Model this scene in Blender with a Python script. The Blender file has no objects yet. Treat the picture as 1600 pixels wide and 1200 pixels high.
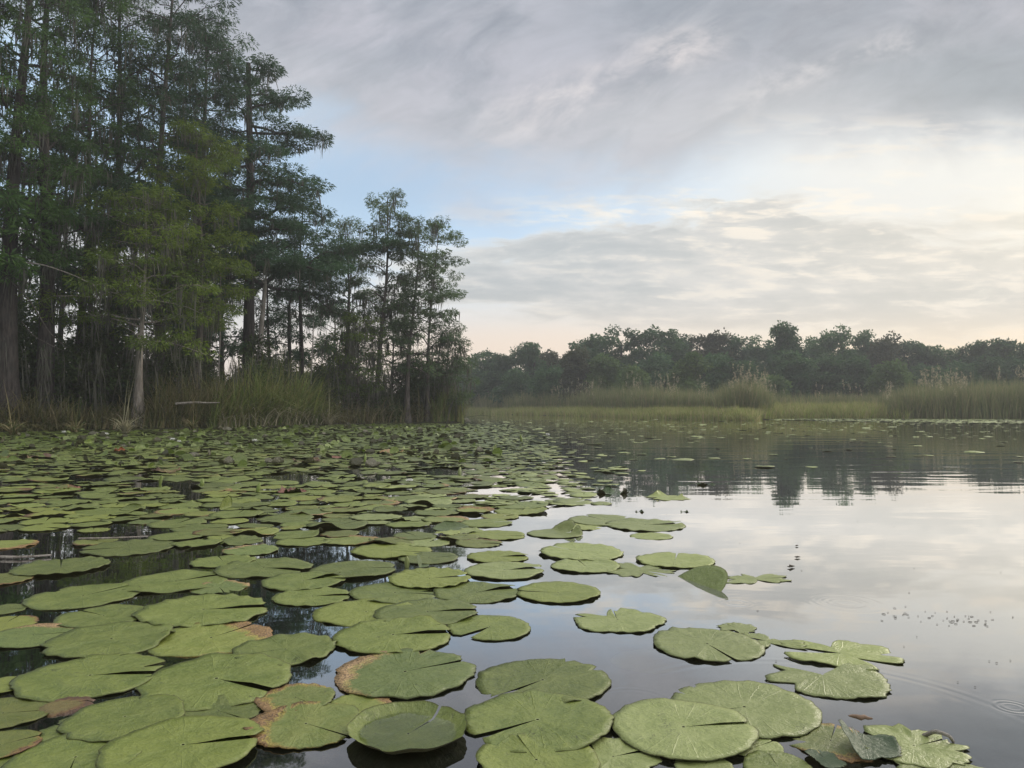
import bpy, math, random
import numpy as np
from mathutils import Vector
R = math.radians
PI = math.pi
SC = bpy.context.scene
C = SC.collection

# ------------------------------------------------------------------ camera
F = 1180.0          # focal length in photo pixels (1600 wide)
HY = 637.0          # horizon row of the photo
H = 0.90            # eye height over the water (low boat)
cam_d = bpy.data.cameras.new('camera'); cam = bpy.data.objects.new('camera', cam_d); C.objects.link(cam)
cam_d.sensor_width = 36; cam_d.lens = 36*F/1600
cam_d.clip_start = 0.05; cam_d.clip_end = 3000
PITCH = math.atan((HY-600)/F)
cam.location = (0, 0, H); cam.rotation_euler = (PI/2+PITCH, 0, 0)
SC.camera = cam

def G(px, py, z=0.0):
    """photo pixel -> point on the level z"""
    u = (px-800)/F; v = -(py-600)/F
    dy = math.cos(PITCH)-v*math.sin(PITCH); dz = math.sin(PITCH)+v*math.cos(PITCH)
    t = (z-H)/dz
    return Vector((u*t, dy*t, z))
def PD(px, D):
    return Vector(((px-800)/F*D, D, 0))
def HT(py, D):       # height of something whose top shows at row py at distance D
    return (HY-py)/F*D+H

# ------------------------------------------------------------------ render / colour
SC.render.engine = 'CYCLES'
SC.cycles.use_denoising = True
SC.cycles.max_bounces = 6; SC.cycles.diffuse_bounces = 2; SC.cycles.glossy_bounces = 3
SC.cycles.transmission_bounces = 2; SC.cycles.transparent_max_bounces = 8; SC.cycles.volume_bounces = 0
SC.cycles.sample_clamp_indirect = 4
SC.view_settings.view_transform = 'Standard'; SC.view_settings.look = 'None'
SC.view_settings.exposure = 0.40; SC.view_settings.gamma = 1.0

# ------------------------------------------------------------------ node expression helper
class E:
    nt = None
    def __init__(s, k): s.k = k
    @staticmethod
    def m(op, *a, clamp=False):
        n = E.nt.nodes.new('ShaderNodeMath'); n.operation = op; n.use_clamp = clamp
        for i, x in enumerate(a):
            if isinstance(x, E): E.nt.links.new(x.k, n.inputs[i])
            else: n.inputs[i].default_value = float(x)
        return E(n.outputs[0])
    def __add__(s, o): return E.m('ADD', s, o)
    __radd__ = __add__
    def __sub__(s, o): return E.m('SUBTRACT', s, o)
    def __rsub__(s, o): return E.m('SUBTRACT', o, s)
    def __mul__(s, o): return E.m('MULTIPLY', s, o)
    __rmul__ = __mul__
    def __truediv__(s, o): return E.m('DIVIDE', s, o)
    def __rtruediv__(s, o): return E.m('DIVIDE', o, s)
    def __pow__(s, o): return E.m('POWER', s, o)
def emax(a, b): return E.m('MAXIMUM', a, b)
def emin(a, b): return E.m('MINIMUM', a, b)
def esin(a): return E.m('SINE', a)
def eexp(a): return E.m('EXPONENT', a)
def esqrt(a): return E.m('SQRT', a)
def eabs(a): return E.m('ABSOLUTE', a)
def esm(x, a, b):
    n = E.nt.nodes.new('ShaderNodeMapRange'); n.interpolation_type = 'SMOOTHSTEP'
    E.nt.links.new(x.k, n.inputs[0]); n.inputs[1].default_value = a; n.inputs[2].default_value = b
    return E(n.outputs[0])
def evec(x, y, z):
    n = E.nt.nodes.new('ShaderNodeCombineXYZ')
    for i, q in enumerate((x, y, z)):
        if isinstance(q, E): E.nt.links.new(q.k, n.inputs[i])
        else: n.inputs[i].default_value = float(q)
    return E(n.outputs[0])
def esplit(v):
    n = E.nt.nodes.new('ShaderNodeSeparateXYZ'); E.nt.links.new(v.k, n.inputs[0])
    return [E(o) for o in n.outputs]
def enoise(v, scale, detail=4, rough=.5, dist=0.0, dim='3D'):
    n = E.nt.nodes.new('ShaderNodeTexNoise'); n.noise_dimensions = dim
    if v is not None: E.nt.links.new(v.k, n.inputs['Vector'])
    n.inputs['Scale'].default_value = scale; n.inputs['Detail'].default_value = detail
    n.inputs['Roughness'].default_value = rough; n.inputs['Distortion'].default_value = dist
    return E(n.outputs['Fac'])
def ecol(c):
    n = E.nt.nodes.new('ShaderNodeRGB'); n.outputs[0].default_value = (*c, 1); return E(n.outputs[0])
def emix(f, a, b):
    n = E.nt.nodes.new('ShaderNodeMix'); n.data_type = 'RGBA'; n.clamp_factor = True
    for sock, x in ((n.inputs[0], f), (n.inputs[6], a), (n.inputs[7], b)):
        if isinstance(x, E): E.nt.links.new(x.k, sock)
        elif isinstance(x, (int, float)): sock.default_value = x
        else: sock.default_value = (*x, 1)
    return E(n.outputs[2])
def escale(c, f):
    n = E.nt.nodes.new('ShaderNodeVectorMath'); n.operation = 'SCALE'
    E.nt.links.new(c.k, n.inputs[0])
    if isinstance(f, E): E.nt.links.new(f.k, n.inputs['Scale'])
    else: n.inputs['Scale'].default_value = f
    return E(n.outputs[0])
def coord(kind):
    n = E.nt.nodes.new('ShaderNodeTexCoord'); return E(n.outputs[kind])
def geo(out):
    n = E.nt.nodes.new('ShaderNodeNewGeometry'); return E(n.outputs[out])
def objrand():
    n = E.nt.nodes.new('ShaderNodeObjectInfo'); return E(n.outputs['Random'])

# ------------------------------------------------------------------ world: clear sky + cloud decks, fixed to world directions
SUN_AZ, SUN_EL = R(50), R(17)
W = bpy.data.worlds.new('World'); SC.world = W; W.use_nodes = True
nt = W.node_tree; nt.nodes.clear(); E.nt = nt
d = coord('Generated'); x, y, z = esplit(d)
yy = emax(y, .22); u = x/yy; v = z/yy
zz = emax(z, 0.0)+.07
pl = evec(x/zz, y/zz, 0.0)                     # a flat cloud deck seen in perspective
nA = enoise(pl, .55, 6, .55, .3)
nB = enoise(pl, 1.5, 6, .6, .2)
st = evec(u*1.0, v*3.6, z*0.6)
nC = enoise(st, 5.0, 7, .6, .25)               # low streaky deck
nD = enoise(evec(u*1.2, v*2.2, z), 3.2, 6, .55, .5)
nE = enoise(evec(u*1.0, v*5.0, z), 14.0, 5, .6, .3)
def blob(cu, cv, ru, rv):
    a = (u-cu)/ru; b = (v-cv)/rv
    return eexp((a*a+b*b)*-1.0)
sky = nt.nodes.new('ShaderNodeTexSky'); sky.sky_type = 'NISHITA'; sky.sun_disc = False
sky.sun_elevation = SUN_EL; sky.sun_rotation = SUN_AZ; sky.altitude = 0; sky.air_density = 1.0; sky.dust_density = 1.6
bg1 = nt.nodes.new('ShaderNodeBackground'); bg1.inputs['Strength'].default_value = 0.12
nt.links.new(sky.outputs[0], bg1.inputs[0])
# thin veil over everything clear
veil = emix(esm(v, 0.02, .26), (.70, .66, .61), (.45, .60, .76))
veil = emix(blob(-.12, .30, .16, .09)*.45, veil, ecol((.36, .53, .76)))
veil = emix(blob(-.02, .05, .6, .06), veil, ecol((.72, .62, .54)))
veil = emix(esm(u, .0, .46), veil, ecol((.66, .68, .68)))
# lower deck
nF = enoise(evec(u*1.0+nC*.25, v*4.2+.3*nD, z*.3), 3.2, 6, .6, .4)
cover = nF+.16*blob(.35, .17, .60, .075)-.16*blob(-.22, .27, .17, .12)-.20*(1-esm(v, .07, .13))-.30*esm(v+(nD-.5)*.14, .22, .33)+.05*esm(u, -.1, .3)
lowm = esm(cover, .40, .56)
lowc = emix(esm(nC+(nE-.5)*.5, .34, .66), (.385, .405, .41), (.55, .54, .52))
lowc = emix(esm(cover, .62, .42)*.65, lowc, ecol((.80, .77, .70)))
lowc = emix(esm(v, .16, .05)*.6, lowc, ecol((.57, .555, .53)))
skyc = emix(lowm*.88, veil, lowc)
# warm light at the horizon towards the sun
skyc = emix(blob(.75, .075, .60, .045)*(1.0-.35*lowm), skyc, ecol((.88, .68, .44)))
skyc = emix(blob(.70, .20, .40, .14)*.28, skyc, ecol((.86, .74, .54)))
skyc = emix(blob(0.05, .075, .22, .030)*.6, skyc, ecol((.76, .62, .50)))
# glow of the hidden sun
glow = .75*blob(.78, .265, .11, .055)+.20*blob(.56, .33, .18, .03)+.06*blob(.6, .24, .3, .1)
skyc = emix(emin(glow*(.35+.5*nD+.5*nE), 1.0), skyc, ecol((.95, .88, .72)))
bright = esm(nE*.6+nC*.4, .50, .62)*(blob(.5, .18, .45, .16)+.8*blob(.2, .26, .3, .03)+.8*blob(.5, .37, .2, .03))
skyc = emix(bright*.55, skyc, ecol((.84, .76, .64)))
# upper deck
ca_, sa_ = math.cos(.42), math.sin(.42); ra = u*ca_+v*sa_; rb = v*ca_-u*sa_
nG = enoise(evec(ra*1.6+nD*.3, rb*3.4, z*.4), 3.6, 8, .6, .5)
nH = enoise(evec(ra*1.3, rb*2.6, z*.4), 9.0, 6, .62, .7)
L = .285+.36*emax(-.06-u, 0.0)+.050*esm(u, .16, .38)-.0*u
upm = esm(v-L+(nD-.5)*.16+(nG-.5)*.10+(nH-.5)*.03, -.045, .080)
hem = esm(v-L+(nD-.5)*.20, .19, .0)            # brighter torn hem of the deck
upc = emix(esm(nD*.45+nG*.55, .40, .60), (.300, .315, .355), (.420, .415, .455))
upc = emix(hem*.6, upc, ecol((.47, .475, .50)))
upc = emix(blob(.27, .53, .26, .075)*.75, upc, ecol((.26, .285, .325)))
upc = emix(blob(.64, .43, .24, .075)*.9, upc, ecol((.30, .33, .355)))
upc = emix(blob(.40, .40, .20, .035)*.4, upc, ecol((.40, .42, .43)))
strk = eexp(((v+(nD-.5)*.10+(nC-.5)*.05-(.410+.36*(u-.04)))/.034)**2*-1.0)*esm(u, -.08, .04)*(1-esm(u, .20, .34))
strk2 = eexp(((v+(nD-.5)*.10+(nC-.5)*.05-(.418+.36*(u-.32)))/.018)**2*-1.0)*esm(u, .24, .34)*(1-esm(u, .50, .62))
upc = emix(strk2*esm(nG*.55+nH*.45, .42, .60)*.7, upc, ecol((.60, .57, .56)))
upc = emix(strk*esm(nG*.55+nH*.45, .40, .60)*.8, upc, ecol((.66, .60, .58)))
upc = emix(blob(.50, .37, .18, .02)*esm(nE, .4, .6)*.6, upc, ecol((.82, .76, .68)))
upc = emix(blob(.30, .38, .35, .06)*.5, upc, ecol((.50, .50, .51)))
upc = escale(upc, .62+.30*nG+.36*nH)
skyc = emix(upm*.93, skyc, upc)
# neutral below the horizon; unseen sky behind brightened and graded to light the scene
back = esm(y, .30, -.10)
bk = emix(esm(nA, .35, .65), (.80, .84, .92), (1.15, 1.17, 1.22))
bk = escale(bk, emax(.46+.50*x, .18))
skyc = emix(back, skyc, bk)
skyc = emix(esm(z, .52, .80), skyc, escale(ecol((1.25, 1.24, 1.24)), emax(.86+.55*x+.2*y, .3)))      # unseen zenith brightened as an added light on pads and trees
skyc = emix(esm(z, 0.0, -.05), skyc, ecol((.10, .10, .09)))
bg2 = nt.nodes.new('ShaderNodeBackground'); bg2.inputs['Strength'].default_value = 1.0
nt.links.new(skyc.k, bg2.inputs[0])
clear = blob(-.15, .30, .26, .085)*(1-upm)*(1-lowm)*.55
mx = nt.nodes.new('ShaderNodeMixShader'); nt.links.new((1-clear).k, mx.inputs[0])
nt.links.new(bg1.outputs[0], mx.inputs[1]); nt.links.new(bg2.outputs[0], mx.inputs[2])
wo = nt.nodes.new('ShaderNodeOutputWorld'); nt.links.new(mx.outputs[0], wo.inputs[0])

sun_d = bpy.data.lights.new('sun', 'SUN'); sun = bpy.data.objects.new('sun', sun_d); C.objects.link(sun)
sun_d.energy = 1.3; sun_d.angle = R(16); sun_d.color = (1.0, .90, .76)
sdir = Vector((math.sin(SUN_AZ)*math.cos(SUN_EL), math.cos(SUN_AZ)*math.cos(SUN_EL), math.sin(SUN_EL)))
sun.rotation_euler = (-sdir).to_track_quat('-Z', 'Y').to_euler(); sun.location = sdir*60+Vector((0, 0, 5))

# ------------------------------------------------------------------ materials
def newmat(name):
    m = bpy.data.materials.new(name); m.use_nodes = True; t = m.node_tree; t.nodes.clear(); E.nt = t
    o = t.nodes.new('ShaderNodeOutputMaterial'); return m, t, o
def principled(t, col, rough=.6, spec=.5, normal=None):
    p = t.nodes.new('ShaderNodeBsdfPrincipled')
    for s_, q in (('Base Color', col), ('Roughness', rough), ('Specular IOR Level', spec)):
        if isinstance(q, E): t.links.new(q.k, p.inputs[s_])
        elif isinstance(q, (int, float)): p.inputs[s_].default_value = q
        else: p.inputs[s_].default_value = (*q, 1)
    if normal is not None: t.links.new(normal.k, p.inputs['Normal'])
    return p
def ebump(h, strength=.3, dist=.02):
    n = E.nt.nodes.new('ShaderNodeBump'); E.nt.links.new(h.k, n.inputs['Height'])
    n.inputs['Strength'].default_value = strength; n.inputs['Distance'].default_value = dist
    return E(n.outputs[0])

def leaf_mat(name, c1, c2, c3, tr=.35, rough=.65, big=.35):
    m, t, o = newmat(name)
    isl = geo('Random Per Island'); w = geo('Position')
    n1 = enoise(w, big, 3, .5)
    col = emix(isl, c1, c2)
    col = emix(esm(n1, .42, .66)*.7, col, ecol(c3))
    n2 = enoise(w, big*3.5, 3, .6); col = escale(col, (.85+.3*objrand())*(.45+1.1*n2))
    p = principled(t, col, rough, .25)
    tl = t.nodes.new('ShaderNodeBsdfTranslucent'); t.links.new(escale(col, 1.3).k, tl.inputs[0])
    mm = t.nodes.new('ShaderNodeMixShader'); mm.inputs[0].default_value = tr
    t.links.new(p.outputs[0], mm.inputs[1]); t.links.new(tl.outputs[0], mm.inputs[2])
    t.links.new(mm.outputs[0], o.inputs[0]); return m
def bark_mat(name, c1, c2, c3):
    m, t, o = newmat(name)
    ob = coord('Object'); a, b, c = esplit(ob)
    n1 = enoise(evec(a*6, b*6, c*.9), 2.2, 5, .65, .6)
    n2 = enoise(ob, 1.1, 3, .5)
    col = emix(esm(n1, .35, .65), c1, c2)
    col = emix(esm(n2, .5, .72)*.7, col, ecol(c3))
    p = principled(t, col, .9, .15, ebump(n1, .9, .06))
    t.links.new(p.outputs[0], o.inputs[0]); return m
def ramp_mat(name, cols, rough=.7, tr=.25):
    m, t, o = newmat(name)
    isl = geo('Random Per Island')
    r = t.nodes.new('ShaderNodeValToRGB'); t.links.new(isl.k, r.inputs[0])
    el = r.color_ramp.elements
    while len(el) < len(cols): el.new(.5)
    for i, c in enumerate(cols): el[i].position = i/(len(cols)-1); el[i].color = (*c, 1)
    w = geo('Position'); n1 = enoise(w, .8, 3, .5)
    col = escale(E(r.outputs[0]), .6+.8*n1)
    p = principled(t, col, rough, .2)
    tl = t.nodes.new('ShaderNodeBsdfTranslucent'); t.links.new(col.k, tl.inputs[0])
    mm = t.nodes.new('ShaderNodeMixShader'); mm.inputs[0].default_value = tr
    t.links.new(p.outputs[0], mm.inputs[1]); t.links.new(tl.outputs[0], mm.inputs[2])
    t.links.new(mm.outputs[0], o.inputs[0]); return m

def pad_mat(name, c1, c2, edge=0.0, edgec=(.30, .19, .05), browns=(.16, .07, .03), rough=.34, spec=.60):
    """lily pad: blotched green skin, fine veins running out from the notch, worn rim"""
    m, t, o = newmat(name)
    uv = coord('UV'); a, b, c = esplit(uv)
    rr = esqrt(a*a+b*b); th = E.m('ARCTAN2', b, a)
    ob = objrand(); isl = geo('Random Per Island')
    w = geo('Position')
    sd = evec(a+ob*37, b+isl*11, ob*9)
    n1 = enoise(sd, 2.2, 5, .6, .3); n2 = enoise(sd, 9.0, 4, .6); n3 = enoise(sd, 34.0, 3, .6)
    vein = esin(th*9.0+(n1-.5)*1.6); vein = eabs(vein); vein = 1-esm(vein, .0, .16)
    vein = vein*esm(rr, .02, .15)*(1-esm(rr, .70, .98))
    vein2 = 1-esm(eabs(esin(th*27.0+(n2-.5)*3)), .0, .3); vein2 = vein2*esm(rr, .3, .6)*(1-esm(rr, .9, 1.0))
    col = emix(esm(n1, .3, .7), c1, c2)
    col = emix(esm(n2, .52, .72)*.45, col, ecol(tuple(q*.72 for q in c1)))
    col = emix(vein*.25+vein2*.06, col, ecol(tuple(min(1, q*1.5) for q in c2)))
    col = emix((1-esm(rr, .02, .05))*.8, col, ecol((.30, .34, .14)))
    speck = esm(n3, .68, .74)
    col = emix(speck*.55, col, ecol((.05, .045, .02)))
    rim = esm(rr+(n2-.5)*.04, .972, 1.0)
    rimc = rim
    col = emix(rim*.8, col, ecol((.065, .06, .028)))
    n4 = enoise(sd, 3.1, 3, .6, .8); n5 = enoise(sd, 1.6, 2, .5)
    crack = (1-esm(eabs(n4-.5), .0, .010))*esm(n5, .52, .60)
    col = emix(crack*.75, col, ecol((.035, .038, .015)))
    col = emix(esm(n2+n3*.6, .80, .98)*.30, col, ecol(tuple(min(1, q*1.45) for q in c2)))
    hv = .66+.55*ob
    col = escale(col, hv*(.75+.5*isl))
    warm = esm(ob, .50, 1.0)*.45
    col = emix(warm, col, ecol((.22, .24, .035)))
    if edge > 0:
        side = esin(th+ob*40)*.26+esin(th*2+ob*17)*.10-.10
        n6 = enoise(sd, 5.5, 6, .75, .5)
        e1 = esm(rr+(n1-.5)*.45+(n6-.5)*.55+side, 1.06-edge*.45, 1.12-edge*.40)
        e2 = esm(rr+(n1-.5)*.45+(n6-.5)*.75+side, 1.14-edge*.40, 1.19-edge*.36)
        col = emix(e1*.8, col, ecol(edgec)); col = emix(e2*.85, col, ecol(browns)); col = emix(e1*esm(n3+n6*.4, .66, .78)*.8, col, ecol((.07, .04, .02)))
    under = emix(n2, (.055, .075, .025), (.085, .06, .035))
    col = emix(geo('Backfacing'), col, under)
    ro = rough+.25*n2+.5*rim
    p = principled(t, col, ro, spec, ebump(vein*.5+vein2*.12+n1*1.4+n2*.45+n3*.10, .38, .06))
    tl = t.nodes.new('ShaderNodeBsdfTranslucent'); t.links.new(col.k, tl.inputs[0])
    mm = t.nodes.new('ShaderNodeMixShader'); mm.inputs[0].default_value = .10
    t.links.new(p.outputs[0], mm.inputs[1]); t.links.new(tl.outputs[0], mm.inputs[2])
    t.links.new(mm.outputs[0], o.inputs[0]); return m

M = {}
M['cyp'] = leaf_mat('cypress_foliage', (.055, .115, .024), (.095, .165, .038), (.038, .080, .026))
M['cyp_dark'] = leaf_mat('dark_cypress_foliage', (.036, .078, .034), (.060, .115, .048), (.026, .058, .028))
M['cyp_yel'] = leaf_mat('yellow_cypress_foliage', (.095, .150, .018), (.150, .200, .026), (.060, .105, .020))
M['cyp_grey'] = leaf_mat('grey_cypress_foliage', (.065, .110, .045), (.105, .150, .062), (.050, .080, .040))
M['oak'] = leaf_mat('oak_foliage', (.042, .092, .036), (.078, .145, .052), (.028, .064, .032), big=.2)
M['oak_light'] = leaf_mat('light_oak_foliage', (.085, .145, .042), (.130, .195, .060), (.060, .105, .036), big=.2)
M['oak_brown'] = leaf_mat('brown_oak_foliage', (.060, .070, .035), (.085, .095, .045), (.045, .060, .030), big=.2)
M['shrub'] = leaf_mat('undergrowth_leaves', (.040, .068, .018), (.072, .100, .030), (.050, .044, .022), big=.6)
M['bark'] = bark_mat('cypress_bark', (.060, .050, .042), (.130, .112, .095), (.085, .085, .070))
M['bark_dark'] = bark_mat('dark_bark', (.040, .034, .030), (.085, .072, .062), (.060, .060, .050))
M['bark_pale'] = bark_mat('pale_bark', (.200, .170, .140), (.360, .320, .270), (.230, .220, .180))
M['dead'] = bark_mat('dead_wood', (.190, .165, .135), (.330, .300, .260), (.240, .220, .190))
M['moss'] = ramp_mat('hanging_moss', [(.075, .072, .055), (.13, .125, .10), (.10, .10, .075), (.16, .155, .125)], .95, .3)
M['reed'] = ramp_mat('reed_blades', [(.22, .18, .085), (.090, .12, .038), (.15, .14, .055), (.28, .23, .13), (.080, .095, .035)])
M['reed_green'] = ramp_mat('green_reed_blades', [(.14, .20, .045), (.20, .24, .065), (.26, .23, .10), (.15, .19, .050), (.09, .13, .035)])
M['reed_far'] = ramp_mat('far_reed_blades', [(.24, .25, .11), (.16, .205, .072), (.32, .28, .16), (.15, .18, .068)])
M['grass_far'] = ramp_mat('marsh_grass_blades', [(.26, .33, .075), (.38, .34, .15), (.20, .27, .060), (.42, .33, .19)])
M['sedge_pale'] = ramp_mat('pale_sedge_blades', [(.36, .33, .22), (.27, .26, .15), (.45, .40, .29)])
M['plume'] = ramp_mat('reed_plumes', [(.42, .38, .25), (.34, .31, .19), (.50, .45, .31)])
M['pad'] = pad_mat('lily_pad_skin', (.125, .168, .026), (.190, .230, .046))
M['pad_skylit'] = pad_mat('skylit_lily_pad_skin', (.240, .292, .080), (.315, .362, .125))  # paler copy of the pad skin with right-hand sky sheen put into its colour
M['pad_olive'] = pad_mat('olive_lily_pad_skin', (.145, .180, .026), (.200, .220, .044), edge=.22)
M['pad_yel'] = pad_mat('yellowing_lily_pad_skin', (.155, .200, .038), (.220, .250, .058), edge=.72, edgec=(.46, .36, .08), browns=(.34, .19, .08))
M['pad_tan'] = pad_mat('tan_edged_lily_pad_skin', (.135, .190, .040), (.190, .240, .058), edge=.42, edgec=(.50, .38, .13), browns=(.50, .32, .16))
M['pad_brown'] = pad_mat('decayed_lily_pad_skin', (.13, .095, .03), (.17, .13, .04), edge=1.3, edgec=(.20, .10, .03), browns=(.09, .04, .02))
M['pad_dark'] = pad_mat('dark_leaf_skin', (.045, .085, .030), (.065, .105, .038))
M['pad_red'] = pad_mat('red_withered_leaf_skin', (.20, .055, .035), (.26, .11, .06))
M['pad_fold'] = pad_mat('lifted_lily_pad_skin', (.070, .115, .034), (.100, .150, .050))
M['pad_far'] = pad_mat('far_lily_pad_skin', (.115, .172, .022), (.180, .232, .040))
def simple(name, col, rough=.5, spec=.4, tr=0):
    m, t, o = newmat(name); n = enoise(coord('Object'), 30, 3, .5)
    p = principled(t, escale(ecol(col), .8+.4*n), rough, spec); t.links.new(p.outputs[0], o.inputs[0]); return m
M['petal'] = simple('white_petals', (.80, .80, .76)); M['stamen'] = simple('yellow_stamens', (.75, .52, .06))
M['bud'] = simple('yellow_green_bud', (.17, .22, .05)); M['debris'] = simple('floating_bits', (.06, .05, .03), .7)
M['orange'] = simple('orange_dead_leaf', (.32, .13, .06), .7)
M['snail'] = simple('brown_seed_husk', (.20, .13, .08), .6)

# ground
m, t, o = newmat('wet_ground'); w = geo('Position')
n1 = enoise(w, .35, 6, .6); n2 = enoise(w, 4.0, 5, .6)
col = emix(esm(n1, .4, .6), (.040, .034, .020), (.055, .060, .024)); col = emix(esm(n2, .5, .7)*.6, col, ecol((.085, .066, .036)))
p = principled(t, col, .9, .2, ebump(n2, .6, .1)); t.links.new(p.outputs[0], o.inputs[0]); M['ground'] = m

# water: fresnel mirror over dark tannin water, thin enough to show leaves just under it
m, t, o = newmat('pond_water'); w = geo('Position'); wx, wy, wz = esplit(w)
dist = esqrt(wx*wx+wy*wy)
far = esm(dist, 4.0, 16.0)
r1 = enoise(evec(wx*.55, wy*1.6, 0), 1.3, 3, .5, .4)
r2 = enoise(evec(wx*.35, wy*1.6, 3.3), .9, 2, .5, .3)
r3 = enoise(evec(wx, wy*1.5, 1.1), 9.0, 2, .5)
patch = esm(enoise(evec(wx*.25, wy*.5, 7), .35, 2, .5), .42, .60)
hgt = r1*.0030*far*(.25+.75*patch)+r2*.011*far+r3*.00016*far+r1*.0011
calm = None
def ring(px, py, rad, amp, wl):
    c = G(px, py); dx = wx-c.x; dyy = wy-c.y; rr = esqrt(dx*dx+dyy*dyy)
    env = eexp(((rr-rad)/(wl*.9))**2*-1.0)
    return esin((rr-rad)*(2*PI/wl))*env*(amp*.10)
for a in ((1322, 942, .085, .0011, .035), (1322, 942, .14, .0005, .04), (1582, 1105, .040, .0010, .022), 
          (1150, 942, .05, .0008, .03), (1300, 1150, .62, .0005, .05), (1440, 1185, .12, .0008, .03),
          (990, 1100, .12, .0005, .03)):
    hgt = hgt+ring(*a)
bn = t.nodes.new('ShaderNodeBump'); t.links.new(hgt.k, bn.inputs['Height']); bn.inputs['Strength'].default_value = 1.0; bn.inputs['Distance'].default_value = 1.0
fr = t.nodes.new('ShaderNodeFresnel'); fr.inputs['IOR'].default_value = 1.62; t.links.new(bn.outputs[0], fr.inputs['Normal'])
gl = t.nodes.new('ShaderNodeBsdfGlossy'); gl.inputs['Roughness'].default_value = .02; t.links.new(bn.outputs[0], gl.inputs['Normal']); gl.inputs['Color'].default_value = (1, 1, 1, 1)
tr = t.nodes.new('ShaderNodeBsdfTransparent'); tr.inputs[0].default_value = (.50, .50, .40, 1)
df = t.nodes.new('ShaderNodeBsdfDiffuse'); df.inputs[0].default_value = (.010, .013, .010, 1)
mb = t.nodes.new('ShaderNodeMixShader'); mb.inputs[0].default_value = .42
t.links.new(tr.outputs[0], mb.inputs[1]); t.links.new(df.outputs[0], mb.inputs[2])
mw = t.nodes.new('ShaderNodeMixShader'); ff_ = emin(E(fr.outputs[0])*2.05, .96); t.links.new(ff_.k, mw.inputs[0])
t.links.new(mb.outputs[0], mw.inputs[1]); t.links.new(gl.outputs[0], mw.inputs[2]); t.links.new(mw.outputs[0], o.inputs[0])
M['water'] = m
m, t, o = newmat('puddle_water'); 
fr = t.nodes.new('ShaderNodeFresnel'); fr.inputs['IOR'].default_value = 1.33
gl = t.nodes.new('ShaderNodeBsdfGlossy'); gl.inputs['Roughness'].default_value = .03
tr = t.nodes.new('ShaderNodeBsdfTransparent'); tr.inputs[0].default_value = (.95, .97, .93, 1)
mw = t.nodes.new('ShaderNodeMixShader'); t.links.new(fr.outputs[0], mw.inputs[0]); t.links.new(tr.outputs[0], mw.inputs[1]); t.links.new(gl.outputs[0], mw.inputs[2])
t.links.new(mw.outputs[0], o.inputs[0]); M['puddle'] = m

# ------------------------------------------------------------------ mesh helpers
class MB:
    def __init__(s): s.v = []; s.q = []; s.t = []; s.n = 0; s.uv = []
    def add(s, v, q=None, t=None, uv=None):
        v = np.asarray(v, dtype=np.float32).reshape(-1, 3)
        if q is not None and len(q): s.q.append(np.asarray(q, dtype=np.int32).reshape(-1, 4)+s.n)
        if t is not None and len(t): s.t.append(np.asarray(t, dtype=np.int32).reshape(-1, 3)+s.n)
        s.v.append(v); s.n += len(v)
        s.uv.append(np.zeros((len(v), 2), np.float32) if uv is None else np.asarray(uv, dtype=np.float32))
    def mesh(s, name, mat, smooth=False):
        me = bpy.data.meshes.new(name)
        v = np.concatenate(s.v)
        q = np.concatenate(s.q) if s.q else np.zeros((0, 4), np.int32)
        t = np.concatenate(s.t) if s.t else np.zeros((0, 3), np.int32)
        me.vertices.add(len(v)); me.vertices.foreach_set('co', v.ravel())
        li = np.concatenate([q.ravel(), t.ravel()]).astype(np.int32)
        me.loops.add(len(li)); me.loops.foreach_set('vertex_index', li)
        me.polygons.add(len(q)+len(t))
        st = np.concatenate([np.arange(len(q))*4, len(q)*4+np.arange(len(t))*3]).astype(np.int32)
        me.polygons.foreach_set('loop_start', st)
        if smooth: me.polygons.foreach_set('use_smooth', np.ones(len(q)+len(t), dtype=bool))
        uv = np.concatenate(s.uv)
        if np.any(uv):
            l = me.uv_layers.new(name='UVMap'); l.data.foreach_set('uv', uv[li].ravel())
        me.update(calc_edges=True)
        if mat: me.materials.append(mat)
        return me
    def build(s, name, mat, parent=None, smooth=False, loc=None):
        ob = bpy.data.objects.new(name, s.mesh(name, mat, smooth)); C.objects.link(ob)
        if parent: ob.parent = parent
        if loc is not None: ob.location = loc
        return ob
def tag(o, label=None, cat=None, group=None, kind=None):
    if label: o['label'] = label
    if cat: o['category'] = cat
    if group: o['group'] = group
    if kind: o['kind'] = kind
    return o
def empty(name, loc, rz=0):
    o = bpy.data.objects.new(name, None); C.objects.link(o); o.location = loc; o.rotation_euler = (0, 0, rz); o.empty_display_size = .3; return o

def tube(mb, P, r, n=6, flute=0):
    P = np.asarray(P, float); r = np.asarray(r, float); k = len(P)
    T = np.gradient(P, axis=0); T /= np.linalg.norm(T, axis=1)[:, None]+1e-9
    up = np.array([0, 0, 1.0]) if abs(T[0, 2]) < .9 else np.array([1.0, 0, 0])
    A = np.cross(T, up); A /= np.linalg.norm(A, axis=1)[:, None]+1e-9
    B = np.cross(T, A)
    th = np.arange(n)*2*PI/n
    rad = r[:, None]*np.ones(n)
    if flute: rad = rad*(1+flute*np.sin(th*5)[None]*np.exp(-np.arange(k)/2.0)[:, None])
    V = P[:, None]+A[:, None]*(np.cos(th)[None]*rad)[..., None]+B[:, None]*(np.sin(th)[None]*rad)[..., None]
    i = np.arange(k-1)[:, None]; j = np.arange(n)[None]; j2 = (j+1) % n
    q = np.stack([i*n+j, i*n+j2, (i+1)*n+j2, (i+1)*n+j], -1).reshape(-1, 4)
    mb.add(V.reshape(-1, 3), q)
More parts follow.
